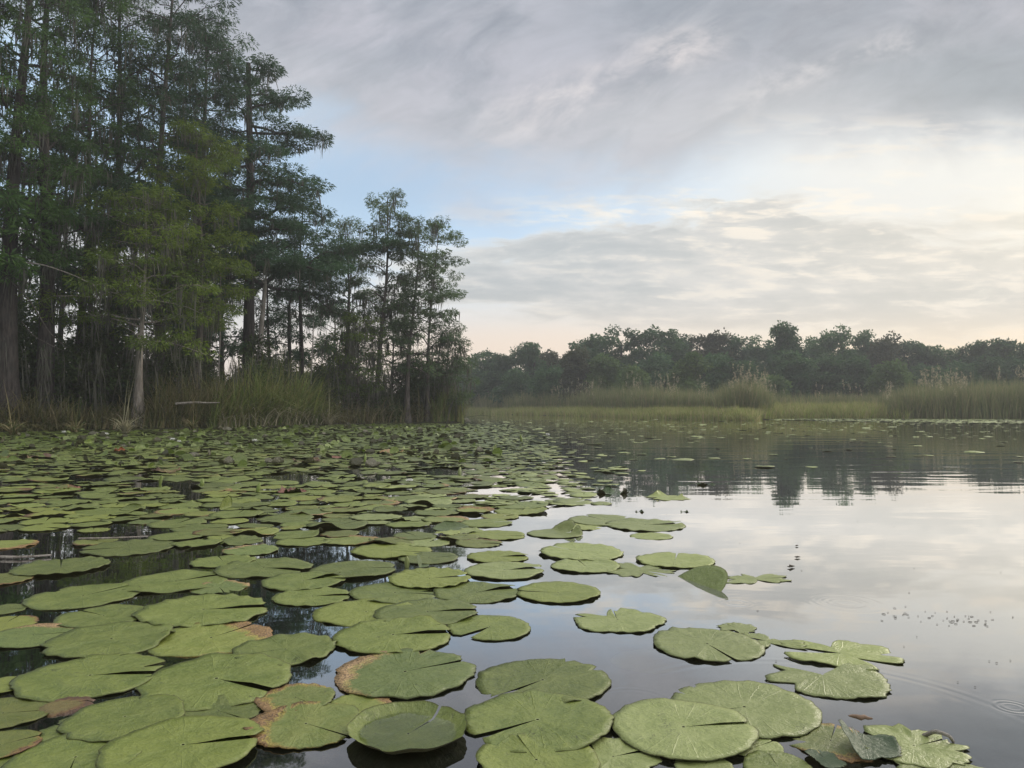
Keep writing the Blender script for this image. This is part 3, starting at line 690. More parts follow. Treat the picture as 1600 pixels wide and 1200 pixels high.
# moss curtains caught in that undergrowth
n_ = 5200; px = rng.uniform(-100, 705, n_); bk = rng.uniform(-.2, 3.5, n_); D = np.interp(px, [a for a, b in SH], [b for a, b in SH])+bk
cl = np.sin(px*.21)+np.sin(px*.083+2)+rng.normal(0, .5, n_); kp = cl > .1
zt = rng.uniform(1.0, 3.6, n_); P = np.stack([(px-800)/F*D, D, zt], 1)[kp]
mm = MB(); strands(mm, P, rng.uniform(.4, 1.6, len(P)), rng.uniform(.015, .05, len(P)), rng)
tag(mm.build('moss_curtain', M['moss']), 'grey moss curtains hanging low along the left bank', 'moss', kind='stuff')

# ------------------------------------------------------------------ reeds
def reed_field(name, label, pxs, front, n, hfun, depth, mat, wd, seed, bend=(.05, .5), spread=.16, kind='stuff', cat='reeds', dens=None, plumes=0, loc=None, z0=0.0):
    rng = np.random.default_rng(seed); px = rng.uniform(pxs[0], pxs[1], n); bk = rng.uniform(0, depth, n)**1.0
    D = np.array([front(a) for a in px])+bk
    if dens is not None: kp = rng.random(n) < dens(px); px = px[kp]; bk = bk[kp]; D = D[kp]
    n = len(px); X = (px-800)/F*D; Z = gz(X, D); h = hfun(px)*rng.uniform(.55, 1.1, n)*(1+.13*np.sin(px*.31+bk)+.10*np.sin(px*.83+2*bk))
    a = rng.uniform(0, 2*PI, n); s_ = np.abs(rng.normal(0, spread, n)); dr = np.stack([np.cos(a)*s_, np.sin(a)*s_, np.ones(n)], 1)
    b = MB(); P = np.stack([X, D, np.maximum(Z, -.15)+z0], 1); blades(b, P, dr, h, wd*rng.uniform(.6, 1.4, n), rng, rng.uniform(*bend, n), 4)
    o = tag(b.build(name, M[mat]), label, cat, kind=kind)
    if plumes:
        pb = MB(); sel = rng.choice(n, min(plumes, n), replace=False); sel = sel[(np.sin(px[sel]*.11)+np.sin(px[sel]*.043+1)) > -.1]
        tips = P[sel]+dr[sel]*h[sel][:, None]*1.04+np.array([0, 0, .1]); k_ = 16; ii = np.repeat(np.arange(len(tips)), k_)
        f_ = rng.uniform(0, .55, len(ii)); PP = tips[ii]+np.array([0, 0, 1.0])*f_[:, None]+rng.normal(0, .035, (len(ii), 3))
        dd = rng.normal(0, .5, (len(ii), 3)); dd[:, 2] = 1
        leaves(pb, PP, dd, .16, .045, rng); pb.build('plumes', M['plume'], o)
    return o
I = lambda xs, ys: (lambda px: np.interp(px, xs, ys))
# left bank
reed_field('reeds', 'brown and olive reeds fringing the whole left bank', (-330, 722), lambda p: shoreD(p)-.5, 9000, I([-300, 60, 120, 200, 330, 520, 600, 722], [2.2, 1.8, 1.3, 1.3, 2.1, 1.6, 1.7, 2.1]), 1.8, 'reed', .036, 11, (.1, 1.1), .3)
reed_field('reeds', 'tall green and tan reed stand between flared trunk and slim cypresses', (325, 512), lambda p: shoreD(p)-.7, 4200, (lambda px: np.interp(px, [325, 350, 385, 420, 440, 470, 490, 512], [1.6, 2.9, 3.8, 4.3, 3.8, 4.0, 3.1, 1.5])*(.8+.25*np.sin(px*.9)*np.sin(px*.37))), 2.2, 'reed_green', .045, 12, (.05, 1.1), .27)
reed_field('reeds', 'bleached reed blades arching out of the tall green stand', (325, 520), lambda p: shoreD(p)-.9, 420, I([325, 420, 520], [1.3, 2.4, 1.2]), 1.2, 'sedge_pale', .045, 16, (.3, 1.5), .45)
reed_field('reeds', 'olive reeds at the very tip of the cypress point', (676, 724), lambda p: shoreD(p)-.6, 1300, I([676, 724], [1.9, 2.1]), 2.0, 'reed_green', .04, 13, (.05, .5), .15)
reed_field('reeds', 'reeds filling the bank right of the flared trunk', (240, 345), lambda p: shoreD(p)-.4, 1500, I([240, 345], [2.3, 2.8]), 1.8, 'reed', .038, 14, (.1, .8), .22)
reed_field('dead_grass', 'rust brown dead grass heaped at the foot of the left trunks', (-60, 130), lambda p: shoreD(p)-.5, 2600, I([-60, 130], [1.2, .8]), 1.5, 'reed', .034, 15, (.6, 1.6), .5, cat='grass')
# far shore
reed_field('marsh_grass', 'low yellow green marsh grass strip in front of the far reeds', (690, 1186), ffD, 26000, I([700, 900, 1000, 1186], [1.0, .95, .85, .9]), 9, 'grass_far', .05, 21, (.05, .5), .2, cat='grass')
reed_field('marsh_grass', 'brown marsh grass flat beyond the pale pad mat at right', (1186, 1420), ffD, 12000, I([1186, 1300, 1420], [1.2, 1.3, 1.2]), 10, 'grass_far', .055, 22, (.05, .5), .2, cat='grass')
reed_field('reeds', 'tall plumed reed band behind the marsh grass strip', (700, 1175), lambda p: max(ffD(p)+7, 68), 17000, I([700, 760, 850, 900, 930, 1000, 1070, 1100, 1175], [2.6, 2.7, 2.8, 2.6, 3.2, 2.9, 2.6, 2.3, 2.2]), 9, 'reed_far', .07, 23, (.02, .3), .1, plumes=480)
reed_field('reeds', 'rounded clump of plumed reeds left of the brown marsh flat', (1118, 1205), lambda p: 60, 4500, I([1118, 1150, 1180, 1205], [2.2, 3.0, 3.0, 2.2]), 5, 'reed_far', .055, 24, (.02, .35), .12, plumes=110)
reed_field('reeds', 'tall plumed reeds along the right shore', (1385, 1760), lambda p: ffD(p)+.4, 22000, I([1385, 1420, 1500, 1760], [1.8, 2.7, 2.9, 3.0]), 9, 'reed_far', .055, 25, (.02, .35), .1, plumes=420)
reed_field('reeds', 'low reeds behind the brown marsh flat', (1190, 1400), lambda p: 70, 6000, I([1190, 1400], [2.0, 2.1]), 5, 'reed_far', .07, 26, (.02, .3), .12, plumes=50)

def sedge(label, px, py, h, n, seed, mat='sedge_pale', spread=.8, bend=1.5, up=3, name='sedge_clump'):
    rng = np.random.default_rng(seed); c = G(px, py); b = MB()
    a = rng.uniform(0, 2*PI, n); s_ = rng.uniform(.1, spread, n); dr = np.stack([np.cos(a)*s_, np.sin(a)*s_, np.ones(n)], 1)
    P = rng.normal(0, .05, (n, 3)); P[:, 2] = 0
    blades(b, P, dr, h*1.25*rng.uniform(.45, 1.2, n), .045, rng, rng.uniform(bend*.4, bend*.85, n), 6)
    if up: blades(b, P[:up], rng.normal(0, .06, (up, 3))*np.array([1, 1, 0])+np.array([0, 0, 1.0]), h*2.2*rng.uniform(.8, 1.1, up), .03, rng, .05, 5)
    return tag(b.build(name, M[mat], loc=(c.x, c.y, 0)), label, 'sedge', 'sedge clumps at the left waterline')
sedge('bleached arching sedge clump at the foot of the flared trunk', 196, 676, .95, 60, 1)
sedge('sparse pale sedge with drooping blades left of the flared trunk clump', 118, 676, .7, 30, 2, 'reed')
sedge('olive arching sedge clump below the fallen log', 300, 672, .9, 40, 3, 'reed')
sedge('bent tan sedge clump right of the tall reed stand', 515, 664, 1.1, 36, 4, 'sedge_pale', up=2)
sedge('tan sedge clump below the whitish trunk foot', 655, 660.5, 1.2, 44, 5, 'reed', up=2)
sedge('grey green sedge clump at the left edge of the frame', 20, 680, .8, 60, 6, 'reed')

# ------------------------------------------------------------------ lily pads
def pad_geo(seed, rings=8, seg=72, notch=.03, ruffle=.018, wave=.009, cup=0.0, lifts=(), tears=(), flap=0.0, fold=None, skirt=True, nclose=.9):
    """unit lily pad, notch on +X. lifts: (angle, width, height); tears: (angle, width, depth); fold: (angle, offset, degrees)"""
    rng = np.random.default_rng(seed)
    th0 = np.linspace(0, 1, seg+1); R_ = np.ones(seg+1)
    for k_ in (2, 3, 5, 9, 14): R_ += rng.normal(0, ruffle/(1+k_*.10))*np.sin(k_*th0*2*PI+rng.uniform(0, 6))
    R_ += rng.normal(0, ruffle*.35, seg+1)
    hf = np.interp(th0*37*4, np.arange(37*4+1), rng.normal(0, 1, 37*4+1)); R_ += hf*ruffle*.45
    ang = notch+th0*(2*PI-2*notch)
    e_ = np.minimum(th0, 1-th0); R_ *= 1-.07*np.exp(-(e_/.015)**2)
    for (ta, tw, td) in tears:
        d_ = np.abs((ang-ta+PI) % (2*PI)-PI); R_ *= 1-td*np.clip(1-d_/tw, 0, 1)**.8
    rr = np.concatenate([[.02], np.linspace(0, 1, rings)[1:]**.85])
    nr = len(rr); A = np.broadcast_to(ang, (nr, seg+1)).copy()
    clo = (notch*nclose)*(1-rr)[:, None]*0
    rad = rr[:, None]*R_[None]
    A = PI+(A-PI)*(1+0*clo)
    X_ = rad*np.cos(A); Y_ = rad*np.sin(A); Z_ = np.zeros_like(X_)
    r1 = rr[:, None]
    for k_ in (2, 3, 5, 7, 11, 17): Z_ += rng.normal(0, wave*.8)*np.sin(k_*A+rng.uniform(0, 6))*r1**2
    for q in range(5):
        c = rng.uniform(-.7, .7, 2); Z_ += rng.normal(0, wave*.9)*np.exp(-((X_-c[0])**2+(Y_-c[1])**2)/.06)
    Z_ = np.maximum(Z_, -.010)
    if cup: Z_ += cup*np.clip((r1-.72)/.28, 0, 1)**1.4; X_ *= 1-cup*.12*r1**4; Y_ *= 1-cup*.12*r1**4
    flap *= .34; lifts = [(a_, b_, c_*.75) for a_, b_, c_ in lifts]
    for (la, lw, lh) in lifts:
        d_ = (A-la+PI) % (2*PI)-PI; f_ = np.exp(-(d_/lw)**2)*np.clip((r1-.45)/.55, 0, 1)**2
        Z_ += lh*f_; s_ = 1-abs(lh)*.55*f_; X_ *= s_; Y_ *= s_
    if flap:
        f_ = np.exp(-((A-notch)/.28)**2)*np.clip((r1-.12)/.5, 0, 1)**1.2*(1.15-.5*r1); Z_ += flap*f_
        Y_ += flap*.35*f_
    if fold:
        fa, fo, fd = fold; c_, s_ = math.cos(fa), math.sin(fa)
        d_ = X_*c_+Y_*s_-fo; t_ = -X_*s_+Y_*c_; R2 = .10; tot = R(fd); arc = R2*tot
        a1 = np.clip(d_, 0, arc)/R2; ex = np.clip(d_-arc, 0, None)
        nd = np.where(d_ > 0, R2*np.sin(a1)+ex*math.cos(tot), d_); nz = np.where(d_ > 0, R2*(1-np.cos(a1))+ex*math.sin(tot), 0)
        X_ = (nd+fo)*c_-t_*s_; Y_ = (nd+fo)*s_+t_*c_; Z_ = Z_*np.where(d_ > 0, .4, 1)+nz
    U = r1*np.cos(A); V_ = r1*np.sin(A)
    if skirt:
        X_ = np.vstack([X_, X_[-1]*.992]); Y_ = np.vstack([Y_, Y_[-1]*.992]); Z_ = np.vstack([Z_, Z_[-1]-.011])
        U = np.vstack([U, U[-1]*1.08]); V_ = np.vstack([V_, V_[-1]*1.08]); nr += 1
    V = np.stack([X_, Y_, Z_], -1).reshape(-1, 3); uv = np.stack([U, V_], -1).reshape(-1, 2)+1e-5
    i = np.arange(nr-1)[:, None]; j = np.arange(seg)[None]; c = seg+1
    q = np.stack([i*c+j, (i+1)*c+j, (i+1)*c+j+1, i*c+j+1], -1).reshape(-1, 4)
    return V, q, uv
def pad_obj(label, px, py, w, nd, mat='pad', group='lily pads near the boat', z=None, seed=None, tilt=(0, 0), sy=1.0, name='lily_pad', **k):
    seed = seed if seed is not None else int(px*7+py*13)
    V, q, uv = pad_geo(seed, **k); b = MB(); b.add(V, q, uv=uv)
    c = G(px, py); r = w/F*math.hypot(c.y, 0)*.5
    o = b.build(name, M[mat], smooth=True)
    rg = random.Random(seed)
    o.location = (c.x, c.y, (.003+.006*rg.random()) if z is None else (z*.42 if z > 0 else z)); o.scale = (r, r*sy, r)
    o.rotation_euler = (R(rg.uniform(-.6, .6)+tilt[0]), R(rg.uniform(-.6, .6)+tilt[1]), R(nd))
    return tag(o, label, 'lily pad', group)
PLACED = []      # (x, y, r) in metres
def P_(label, px, py, w, nd, mat='pad', **k):
    o = pad_obj(label, px, py, w, nd, mat, **k); PLACED.append((o.location.x, o.location.y, o.scale[0], o, label)); return o
t1 = ((2.0, .10, .35),)
# lower left
P_('single oval green lily pad with open dark water below it at left', 202, 857, 134, 200)
P_('solitary wet lily pad beaded with droplets near the left edge', 95, 887, 137, 120, cup=.02)
P_('smooth oval lily pad below the droplet covered one', 130, 932, 164, 60)
P_('broad lily pad with a slit at its upper right, beside open black water', 275, 909, 156, 40, flap=.06)
P_('small yellow tinged pad tucked under the broad slit pad', 343, 918, 88, 300, mat='pad_tan', z=.004)
P_('long lily pad with crinkled left rim and a cut to the right', 318, 955, 190, 12, ruffle=.028, flap=.10)
P_('yellowing lily pad with burnt orange lower rim and hole at its middle', 330, 997, 184, 60, mat='pad_yel', z=.006, ruffle=.022)
P_('lily pad wedged between the smooth oval and the blotched one', 162, 963, 134, 150, ruffle=.025)
P_('blotched lily pad with turned up right side and notch to lower left', 174, 1001, 186, 215, flap=.12, lifts=((2.6, .35, .10),), ruffle=.026, z=.018)
P_('olive lily pad with brown lower edge at the left edge of the frame', 52, 994, 132, 20, mat='pad_tan')
P_('partly hidden olive pad cut by the left edge above the brown edged one', 8, 975, 92, 100, mat='pad_olive', z=.004)
P_('small pad cut by the left edge beside the smooth oval', 8, 953, 64, 10)
P_('lily pad touching the left edge level with the droplet covered pad', -4, 907, 96, 70, mat='pad_olive')
P_('big lily pad with a dark torn hole at its right', 141, 1058, 208, 8, flap=.10, tears=((.42, .10, .45),), z=.016)
P_('small pad cut by the left edge beside the big torn pad', 0, 1073, 78, 20)
P_('olive lily pad at the left edge with a decayed tan leaf on its right', 5, 1116, 140, 10, mat='pad_olive')
P_('rust and tan decayed leaf curling down at the left', 104, 1104, 78, 30, mat='pad_brown', cup=-.15, ruffle=.06, z=.022)
P_('large pale lily pad with long cut to the right, left of the yellow patched ones', 338, 1064, 234, 335, flap=.14, ruffle=.024, z=.014)
P_('lily pad lying over the lower left cluster, notch to lower left', 195, 1124, 176, 230, flap=.10, lifts=((2.7, .3, .08),), z=.020)
P_('wavy topped lily pad under the lower left cluster', 150, 1140, 156, 170, ruffle=.03, z=.008)
P_('plain lily pad cut by the bottom edge at lower left', 118, 1186, 196, 290, z=.014)
P_('large bottom lily pad with a spur of torn skin at its middle', 286, 1170, 234, 12, mat='pad', flap=.10, lifts=((2.9, .3, .07),), z=.024, ruffle=.022)
P_('half covered pad between the large pale pad and the bottom one', 342, 1112, 130, 330, z=.006)
P_('pad in the lower left corner of the frame', 0, 1168, 112, 40, mat='pad_olive')
P_('sliver of pad at the very bottom left corner', 8, 1202, 96, 100, z=.004)
P_('small pad beneath the right end of the large bottom pad', 375, 1152, 70, 200, z=.004)
# lower centre
P_('evenly oval pad with thick dark rim and a slit to the right', 671, 906, 131, 18, flap=.06, cup=.025, z=.02)
P_('oval lily pad with notch to lower left beside dark reflecting water', 446, 1016, 156, 205, ruffle=.02)
P_('large lily pad with folded flap at its right, above the brown tipped one', 614, 995, 182, 8, flap=.16, lifts=((.9, .25, .12),), z=.020)
P_('large lily pad with bright orange brown right tip', 633, 1052, 216, 30, mat='pad_tan', ruffle=.024, tears=((.9, .05, .22),))
P_('yellow rimmed lily pad between the large pale pad and the brown tipped one', 462, 1092, 120, 320, mat='pad_yel', ruffle=.03, z=.012)
P_('yellow green lily pad with decayed ochre right end', 478, 1134, 176, 330, mat='pad_yel', ruffle=.03, z=.016)
P_('small yellow edged pad left of the tan submerged leaves', 562, 1102, 98, 200, mat='pad_yel', ruffle=.03)
P_('sunken tan leaf just below the brown tipped pad', 640, 1098, 120, 100, mat='pad_tan', z=-.012, ruffle=.04)
P_('second sunken yellowish leaf showing through the water', 688, 1092, 100, 60, mat='pad_yel', z=-.020, ruffle=.04)
P_('sunken yellow leaf below the ochre ended pad', 470, 1166, 120, 200, mat='pad_yel', z=-.016, ruffle=.05)
P_('lily pad overlapping the folded flap pad from the upper left', 572, 957, 156, 20, z=.010, ruffle=.022)
P_('lily pad with lip folded over at its right behind the notched one', 668, 958, 160, 10, flap=.10, z=.016, lifts=((5.6, .3, .08),))
P_('lily pad with bent up front lip in the cluster left of the oval one', 617, 926, 140, 350, z=.008)
P_('lily pad with rolled right notch next to the notchless twin', 745, 926, 136, 18, flap=.20, z=.008)
P_('round lily pad at the bed edge with notch to the left', 872, 927, 130, 175, z=.012, cup=.02)
P_('bent lily pad with one triangular fold standing up', 474, 909, 126, 30, flap=.24, z=.018, ruffle=.012)
P_('lower pad of the triangular folded pair', 488, 933, 118, 10, flap=.10, z=.012)
P_('arched lily pad with dark front shadow behind the triangular fold', 553, 891, 134, 15, z=.016, lifts=((4.7, .5, .05),))
P_('two tongued lily pad left of the triangular fold', 412, 888, 146, 340, z=.014, flap=.12)
P_('red rimmed lily pad at the upper left of the two tongued pad', 392, 861, 84, 150, mat='pad_tan', z=.02)
P_('lily pad left of the two tongued pad over dark water', 348, 878, 96, 120)
P_('flat lily pad above the dark standing buds', 612, 861, 124, 340)
P_('lily pad right of the dark standing buds', 670, 873, 92, 20, z=.016)
P_('heart notched lily pad at the bed edge over grey water', 765, 981, 134, 235, notch=.16, z=.011)
P_('raised rim pad cupping a pool of rain water at the bottom', 638, 1150, 186, 60, cup=.16, ruffle=.012, z=.014, skirt=False)
pw = PLACED[-1][3]
b = MB(); V, q, uv = pad_geo(991, rings=4, seg=40, notch=.03, ruffle=.05, skirt=False, wave=0); V[:, 2] = .045; V[:, :2] *= .78; b.add(V, q, uv=uv); b.build('rain_puddle', M['puddle'], pw)
P_('large crinkled lily pad upper of the two stacked at bottom centre', 848, 1065, 206, 222, notch=.07, ruffle=.022, wave=.02, tears=((3.5, .05, .25), (2.9, .04, .18)), z=.010, mat='pad')
P_('largest lily pad lower of the two stacked at bottom centre', 840, 1129, 232, 214, notch=.10, ruffle=.02, wave=.016, flap=.10, z=.022)
P_('light green lily pad lying over its twin, slit to the right', 1068, 1141, 224, 8, mat='pad_skylit', flap=.06, ruffle=.010, z=.024)
P_('light green lily pad under its twin at lower right', 1163, 1106, 224, 200, mat='pad_skylit', ruffle=.012, z=.010)
P_('humped dark fronted lily pad cut by the bottom edge', 838, 1192, 196, 110, lifts=((1.6, .8, .14),), z=.02)
P_('ragged lily pad fragment between the humped one and the light twins', 958, 1184, 136, 20, mat='pad_skylit', ruffle=.05, tears=((2.0, .3, .5), (4.0, .25, .4)), flap=.08, z=.008)
# centre right
P_('raised lily pad with bright crease and dark rolled right tip', 788, 893, 124, 8, flap=.16, mat='pad_skylit', z=.022)
P_('wavy lily pad just above the bright creased one', 778, 871, 96, 0, flap=.14, z=.016)
P_('round lily pad with dark thick right lip over grey water', 909, 864, 130, 140, mat='pad_skylit', z=.024, lifts=((5.7, .5, .08),))
P_('lily pad with black underside showing at its lower right', 914, 885, 106, 100, mat='pad_skylit', lifts=((5.2, .6, .12),), z=.014)
P_('notched top lily pad alone on pale water right of the bed', 1055, 876, 122, 75, mat='pad_skylit', z=.014, lifts=((1.8, .4, .06),))
P_('shredded flat pad between the black lipped pad and the folded leaf', 1000, 891, 104, 10, mat='pad_skylit', ruffle=.08, tears=((1.2, .3, .7), (2.6, .25, .6), (4.6, .3, .6), (5.4, .2, .5)), z=.006)
P_('lily pad folded in half showing its dark green underside', 1083, 913, 112, 215, mat='pad_fold', fold=(.38-R(215), .10, 32), z=-.006, ruffle=.01)
P_('lily pad with torn away right side over grey water', 965, 970, 138, 90, mat='pad_skylit', tears=((.5, .45, .6), (1.2, .12, .4), (-.1, .1, .3)), ruffle=.03, z=.010)
P_('round light lily pad with white centre and notch towards the boat', 1105, 1008, 168, 285, mat='pad_skylit', ruffle=.022, notch=.05, z=.014)
P_('tattered two lobed lily pad stretching right over grey water', 1312, 1022, 180, 165, mat='pad_skylit', notch=.35, ruffle=.05, tears=((2.4, .3, .7), (5.0, .35, .65), (3.4, .15, .4)), z=.010, sy=.8)
P_('ragged strip of lily pad left of the tattered two lobed one', 1195, 1002, 120, 150, mat='pad_skylit', notch=.5, ruffle=.09, tears=((2.2, .5, .75), (4.4, .5, .75)), z=.006, sy=.6)
P_('half lily pad with straight torn top edge below the tattered one', 1285, 1056, 194, 90, mat='pad_skylit', notch=.85, ruffle=.03, tears=((1.2, .5, .45), (2.1, .25, .35)), z=.010)
P_('thin shredded pad drifting right of the folded leaf', 1180, 905, 104, 10, mat='pad_skylit', ruffle=.10, tears=((1.2, .45, .8), (3.0, .3, .6), (4.7, .5, .8)), z=.006, sy=.7)
P_('rolled scrap of pad above the white centred lily pad', 1152, 982, 56, 120, mat='pad_skylit', ruffle=.08, tears=((2, .5, .6),), z=.006)
P_('faint sunken pad left of the white centred one', 1012, 1018, 112, 20, mat='pad_skylit', z=-.035)
P_('yellowed decaying pad at bottom right beneath ragged leaves', 1298, 1158, 140, 60, mat='pad_yel', ruffle=.04, z=.004)
P_('creased ragged pad at bottom right pointing to open water', 1428, 1168, 150, 20, mat='pad_skylit', ruffle=.05, tears=((.8, .2, .4), (5.6, .2, .4), (2.2, .2, .4)), lifts=((1.0, .3, .12),), z=.012)
P_('folded fan shaped dark leaf standing amid the bottom right debris', 1352, 1170, 100, 90, mat='pad_dark', ruffle=.05, fold=(1.2, .1, 50), tears=((.5, .4, .5),), lifts=((5, .4, .2),), z=.02)
P_('torn pad running off the bottom edge at lower right', 1470, 1196, 140, 200, mat='pad_skylit', ruffle=.06, tears=((3, .4, .6), (1.3, .2, .4)), z=.006)
P_('small olive pad cut by the bottom edge right of the light twins', 1215, 1199, 104, 90, mat='pad', z=.01)
P_('dark crumpled scrap leaning beside the bottom yellowed pad', 1288, 1190, 56, 90, mat='pad_dark', ruffle=.08, lifts=((1.6, .6, .3),), z=.02)
P_('narrow pad joining the light twins to the bottom yellowed pad', 1180, 1168, 84, 30, mat='pad_skylit', z=.004)
P_('half covered pad under the bottom debris pile', 1100, 1198, 90, 60, mat='pad_skylit', z=.004)
# upper right rim of the bed
P_('wide lily pad with dark rolled right end, farthest right of its pair', 1008, 821, 122, 5, mat='pad_skylit', flap=.10, z=.014, lifts=((.1, .25, .06),))
P_('overlapped lily pad left of the dark rolled end one', 945, 813, 116, 120, mat='pad_skylit', z=.008)
P_('low flat pad floating alone below the dark rolled end one', 1018, 838, 66, 0, mat='pad_skylit', z=.005)
P_('lily pad with pointed corner standing up like a sail', 868, 834, 88, 20, mat='pad_skylit', fold=(.3, .5, 55), z=.010)
P_('small pad beside the sail cornered one at the bed rim', 905, 823, 74, 200, mat='pad_skylit', z=.006)
P_('pad with wavy dark front lip facing the boat near the bed rim', 775, 837, 92, 350, mat='pad', lifts=((4.5, .4, .07),), z=.014)
P_('dark fronted rolled pad pair at the bed rim upper of two', 812, 790, 92, 100, mat='pad', lifts=((4.4, .7, .09),), z=.014)
P_('lower dark fronted rolled pad at the bed rim with black scalloped lip', 815, 799, 88, 80, mat='pad', lifts=((4.7, .9, .13),), z=.010)
P_('floating ragged pad with standing torn tip above the rim of the bed', 1042, 778, 66, 20, mat='pad_skylit', ruffle=.08, lifts=((1.5, .3, .35), (.1, .2, .2)), tears=((3, .4, .5),), z=.01)
P_('long dark leaning leaf among pads left of the black scalloped lip', 705, 826, 58, 10, mat='pad_dark', lifts=((1.6, 1.0, .35),), z=.01)
P_('rust red sunken leaf in the dark gap at far left', 112, 862, 90, 20, mat='pad_brown', z=-.012)
P_('yellow leaf poking in at the left edge above the dark gap', 8, 852, 90, 20, mat='pad_yel', z=.01)
P_('arched bright leaf standing in the pads left of the dark gap', 208, 796, 38, 20, mat='pad', lifts=((1.6, .9, .5),), z=.01)
P_('twisted lily pad beneath the arched bright leaf', 165, 800, 110, 200, mat='pad', lifts=((2.8, .5, .12),), z=.012)
P_('dark green folded leaf standing beside the reflecting gap', 355, 795, 44, 90, mat='pad', fold=(1.5, .0, 100), z=.01)

# ---- the rest of the bed: dart throwing on the water plane
rg = random.Random(5)
cells = {}
def put(x, y, r, key=None):
    cells.setdefault((int(x//.6), int(y//.6)), []).append((x, y, r))
def clear(x, y, r, f):
    cx, cy = int(x//.6), int(y//.6)
    for a in (-1, 0, 1):
        for b_ in (-1, 0, 1):
            for (x2, y2, r2) in cells.get((cx+a, cy+b_), ()):
                if (x-x2)**2+(y-y2)**2 < (f*(r+r2))**2: return False
    return True
for (x_, y_, r_, o_, l_) in PLACED: put(x_, y_, r_)
XB_Y = [655, 662, 680, 700, 720, 740, 755, 770, 790, 810, 830, 850, 880, 1200]
XB_X = [735, 750, 785, 805, 815, 815, 810, 800, 790, 785, 770, 740, 700, 300]
def pxof(x, y): return x/y*F+800, HY+H*F/y
def cov(x, y):
    px, py = pxof(x, y)
    xb = float(np.interp(py, XB_Y, XB_X))
    if py > 850: return 0.0
    e_ = (xb-px)/(60.0+70*min(1.0, max(0.0, (700-abs(py-720)*8)/700)))
    f = min(1.0, max(0.0, .5+e_))
    for (gx_, gy_, gw, gh) in ((300, 892, 90, 22), (20, 860, 130, 34), (215, 833, 60, 14), (310, 775, 22, 22), (470, 747, 42, 7), (620, 828, 70, 8), (800, 768, 60, 8), (150, 748, 40, 5), (690, 738, 40, 5), (590, 745, 30, 4), (240, 757, 50, 6), (730, 808, 30, 9)):
        if abs(px-gx_) < gw and abs(py-gy_) < gh: return 0.0
    return f
autos = []
def throw(n, d0, d1, f, rmin, rmax, keep=None):
    for q in range(n):
        y_ = math.sqrt(rg.uniform(d0*d0, d1*d1)); x_ = rg.uniform(-.80, .16)*y_
        c_ = cov(x_, y_)
        if rg.random() > c_: continue
        r_ = rg.uniform(rmin, rmax)*(1 if c_ > .8 else .8)
        ff_ = f if c_ > .8 else f+.25*(1-c_)
        if y_ > 12 and float(land(x_, y_)) > -.15: continue
        if not clear(x_, y_, r_, ff_): continue
        put(x_, y_, r_); autos.append((x_, y_, r_))
throw(9000, 4.9, 9.5, .76, .14, .24); throw(34000, 9.5, 20, .79, .09, .20); throw(60000, 20, 42, .78, .11, .21)
# infill small ones
throw(7000, 5.2, 12, .78, .09, .14)
autos.sort(key=lambda a: a[1])
near = autos[:205]; rest = autos[205:]
print('auto pads', len(near), len(rest), 'reach', near[-1][1])

LM = [('bright arched leaf', 208, 796), ('dark folded standing leaf', 355, 795), ('red rimmed pad', 392, 861), ('dark standing buds', 645, 882), ('black scalloped lip pad', 815, 799), ('sail cornered pad', 868, 834),
      ('open dark gap at left', 250, 835), ('yellow leaf at the left edge', 8, 852), ('striped red withered leaf', 458, 768), ('upright yellow bud', 402, 765), ('twisted pad', 165, 800), ('long dark leaning leaf', 705, 826),
      ('reflecting water gap', 470, 747), ('small curled sprout', 250, 752), ('left edge of the frame', 0, 800), ('leftmost red clump', 105, 762), ('silver gap in the pad rim', 800, 768)]
def side(dx, dy):
    if abs(dy) > abs(dx): return 'behind' if dy > 0 else 'in front of'
    return 'right of' if dx > 0 else 'left of'
ORD = ['nearest', 'second', 'third', 'fourth', 'fifth', 'sixth', 'seventh', 'eighth', 'ninth', 'tenth', 'eleventh', 'twelfth', 'thirteenth', 'fourteenth', 'fifteenth', 'sixteenth', 'seventeenth', 'eighteenth', 'nineteenth', 'twentieth'] + ['twenty-%s' % w_ for w_ in ('first', 'second', 'third', 'fourth', 'fifth', 'sixth', 'seventh', 'eighth', 'ninth')]
rank = {}; info = []
for (x_, y_, r_) in near:
    best = None
    for (nm, lx, ly) in LM:
        g_ = G(lx, ly); d_ = math.hypot(x_-g_.x, y_-g_.y)
        if best is None or d_ < best[0]: best = (d_, nm, side(x_-g_.x, y_-g_.y))
    info.append(best)
for q in sorted(range(len(near)), key=lambda q: info[q][0]):
    k_ = info[q][1:]; rank[q] = (ORD[min(len(ORD)-1, sum(1 for p_ in rank if info[p_][1:] == k_))])
VAR = []
for q in range(18):
    kw = dict(rings=6, seg=36, ruffle=rg.uniform(.020, .050), wave=rg.uniform(.008, .018), notch=rg.uniform(.015, .06))
    desc = 'flat'
    if q % 3 == 1: kw['flap'] = rg.uniform(.05, .12); desc = 'slit raised'
    if q % 3 == 2: kw['lifts'] = ((rg.uniform(1, 5), rg.uniform(.3, .7), rg.uniform(.10, .22)), (rg.uniform(1, 5), .2, .12)); desc = 'curled rim'
    if q % 9 == 5: kw['tears'] = ((rg.uniform(1, 5), .15, .4), (rg.uniform(1, 5), .1, .3)); desc = 'torn curled'
    if q == 3 or q == 12: kw['cup'] = .10; desc = 'cupped'
    b = MB(); V, qq, uv = pad_geo(3000+q, **kw); b.add(V, qq, uv=uv); VAR.append((b, desc, {}, kw['lifts'][0][0] if 'lifts' in kw else 0))
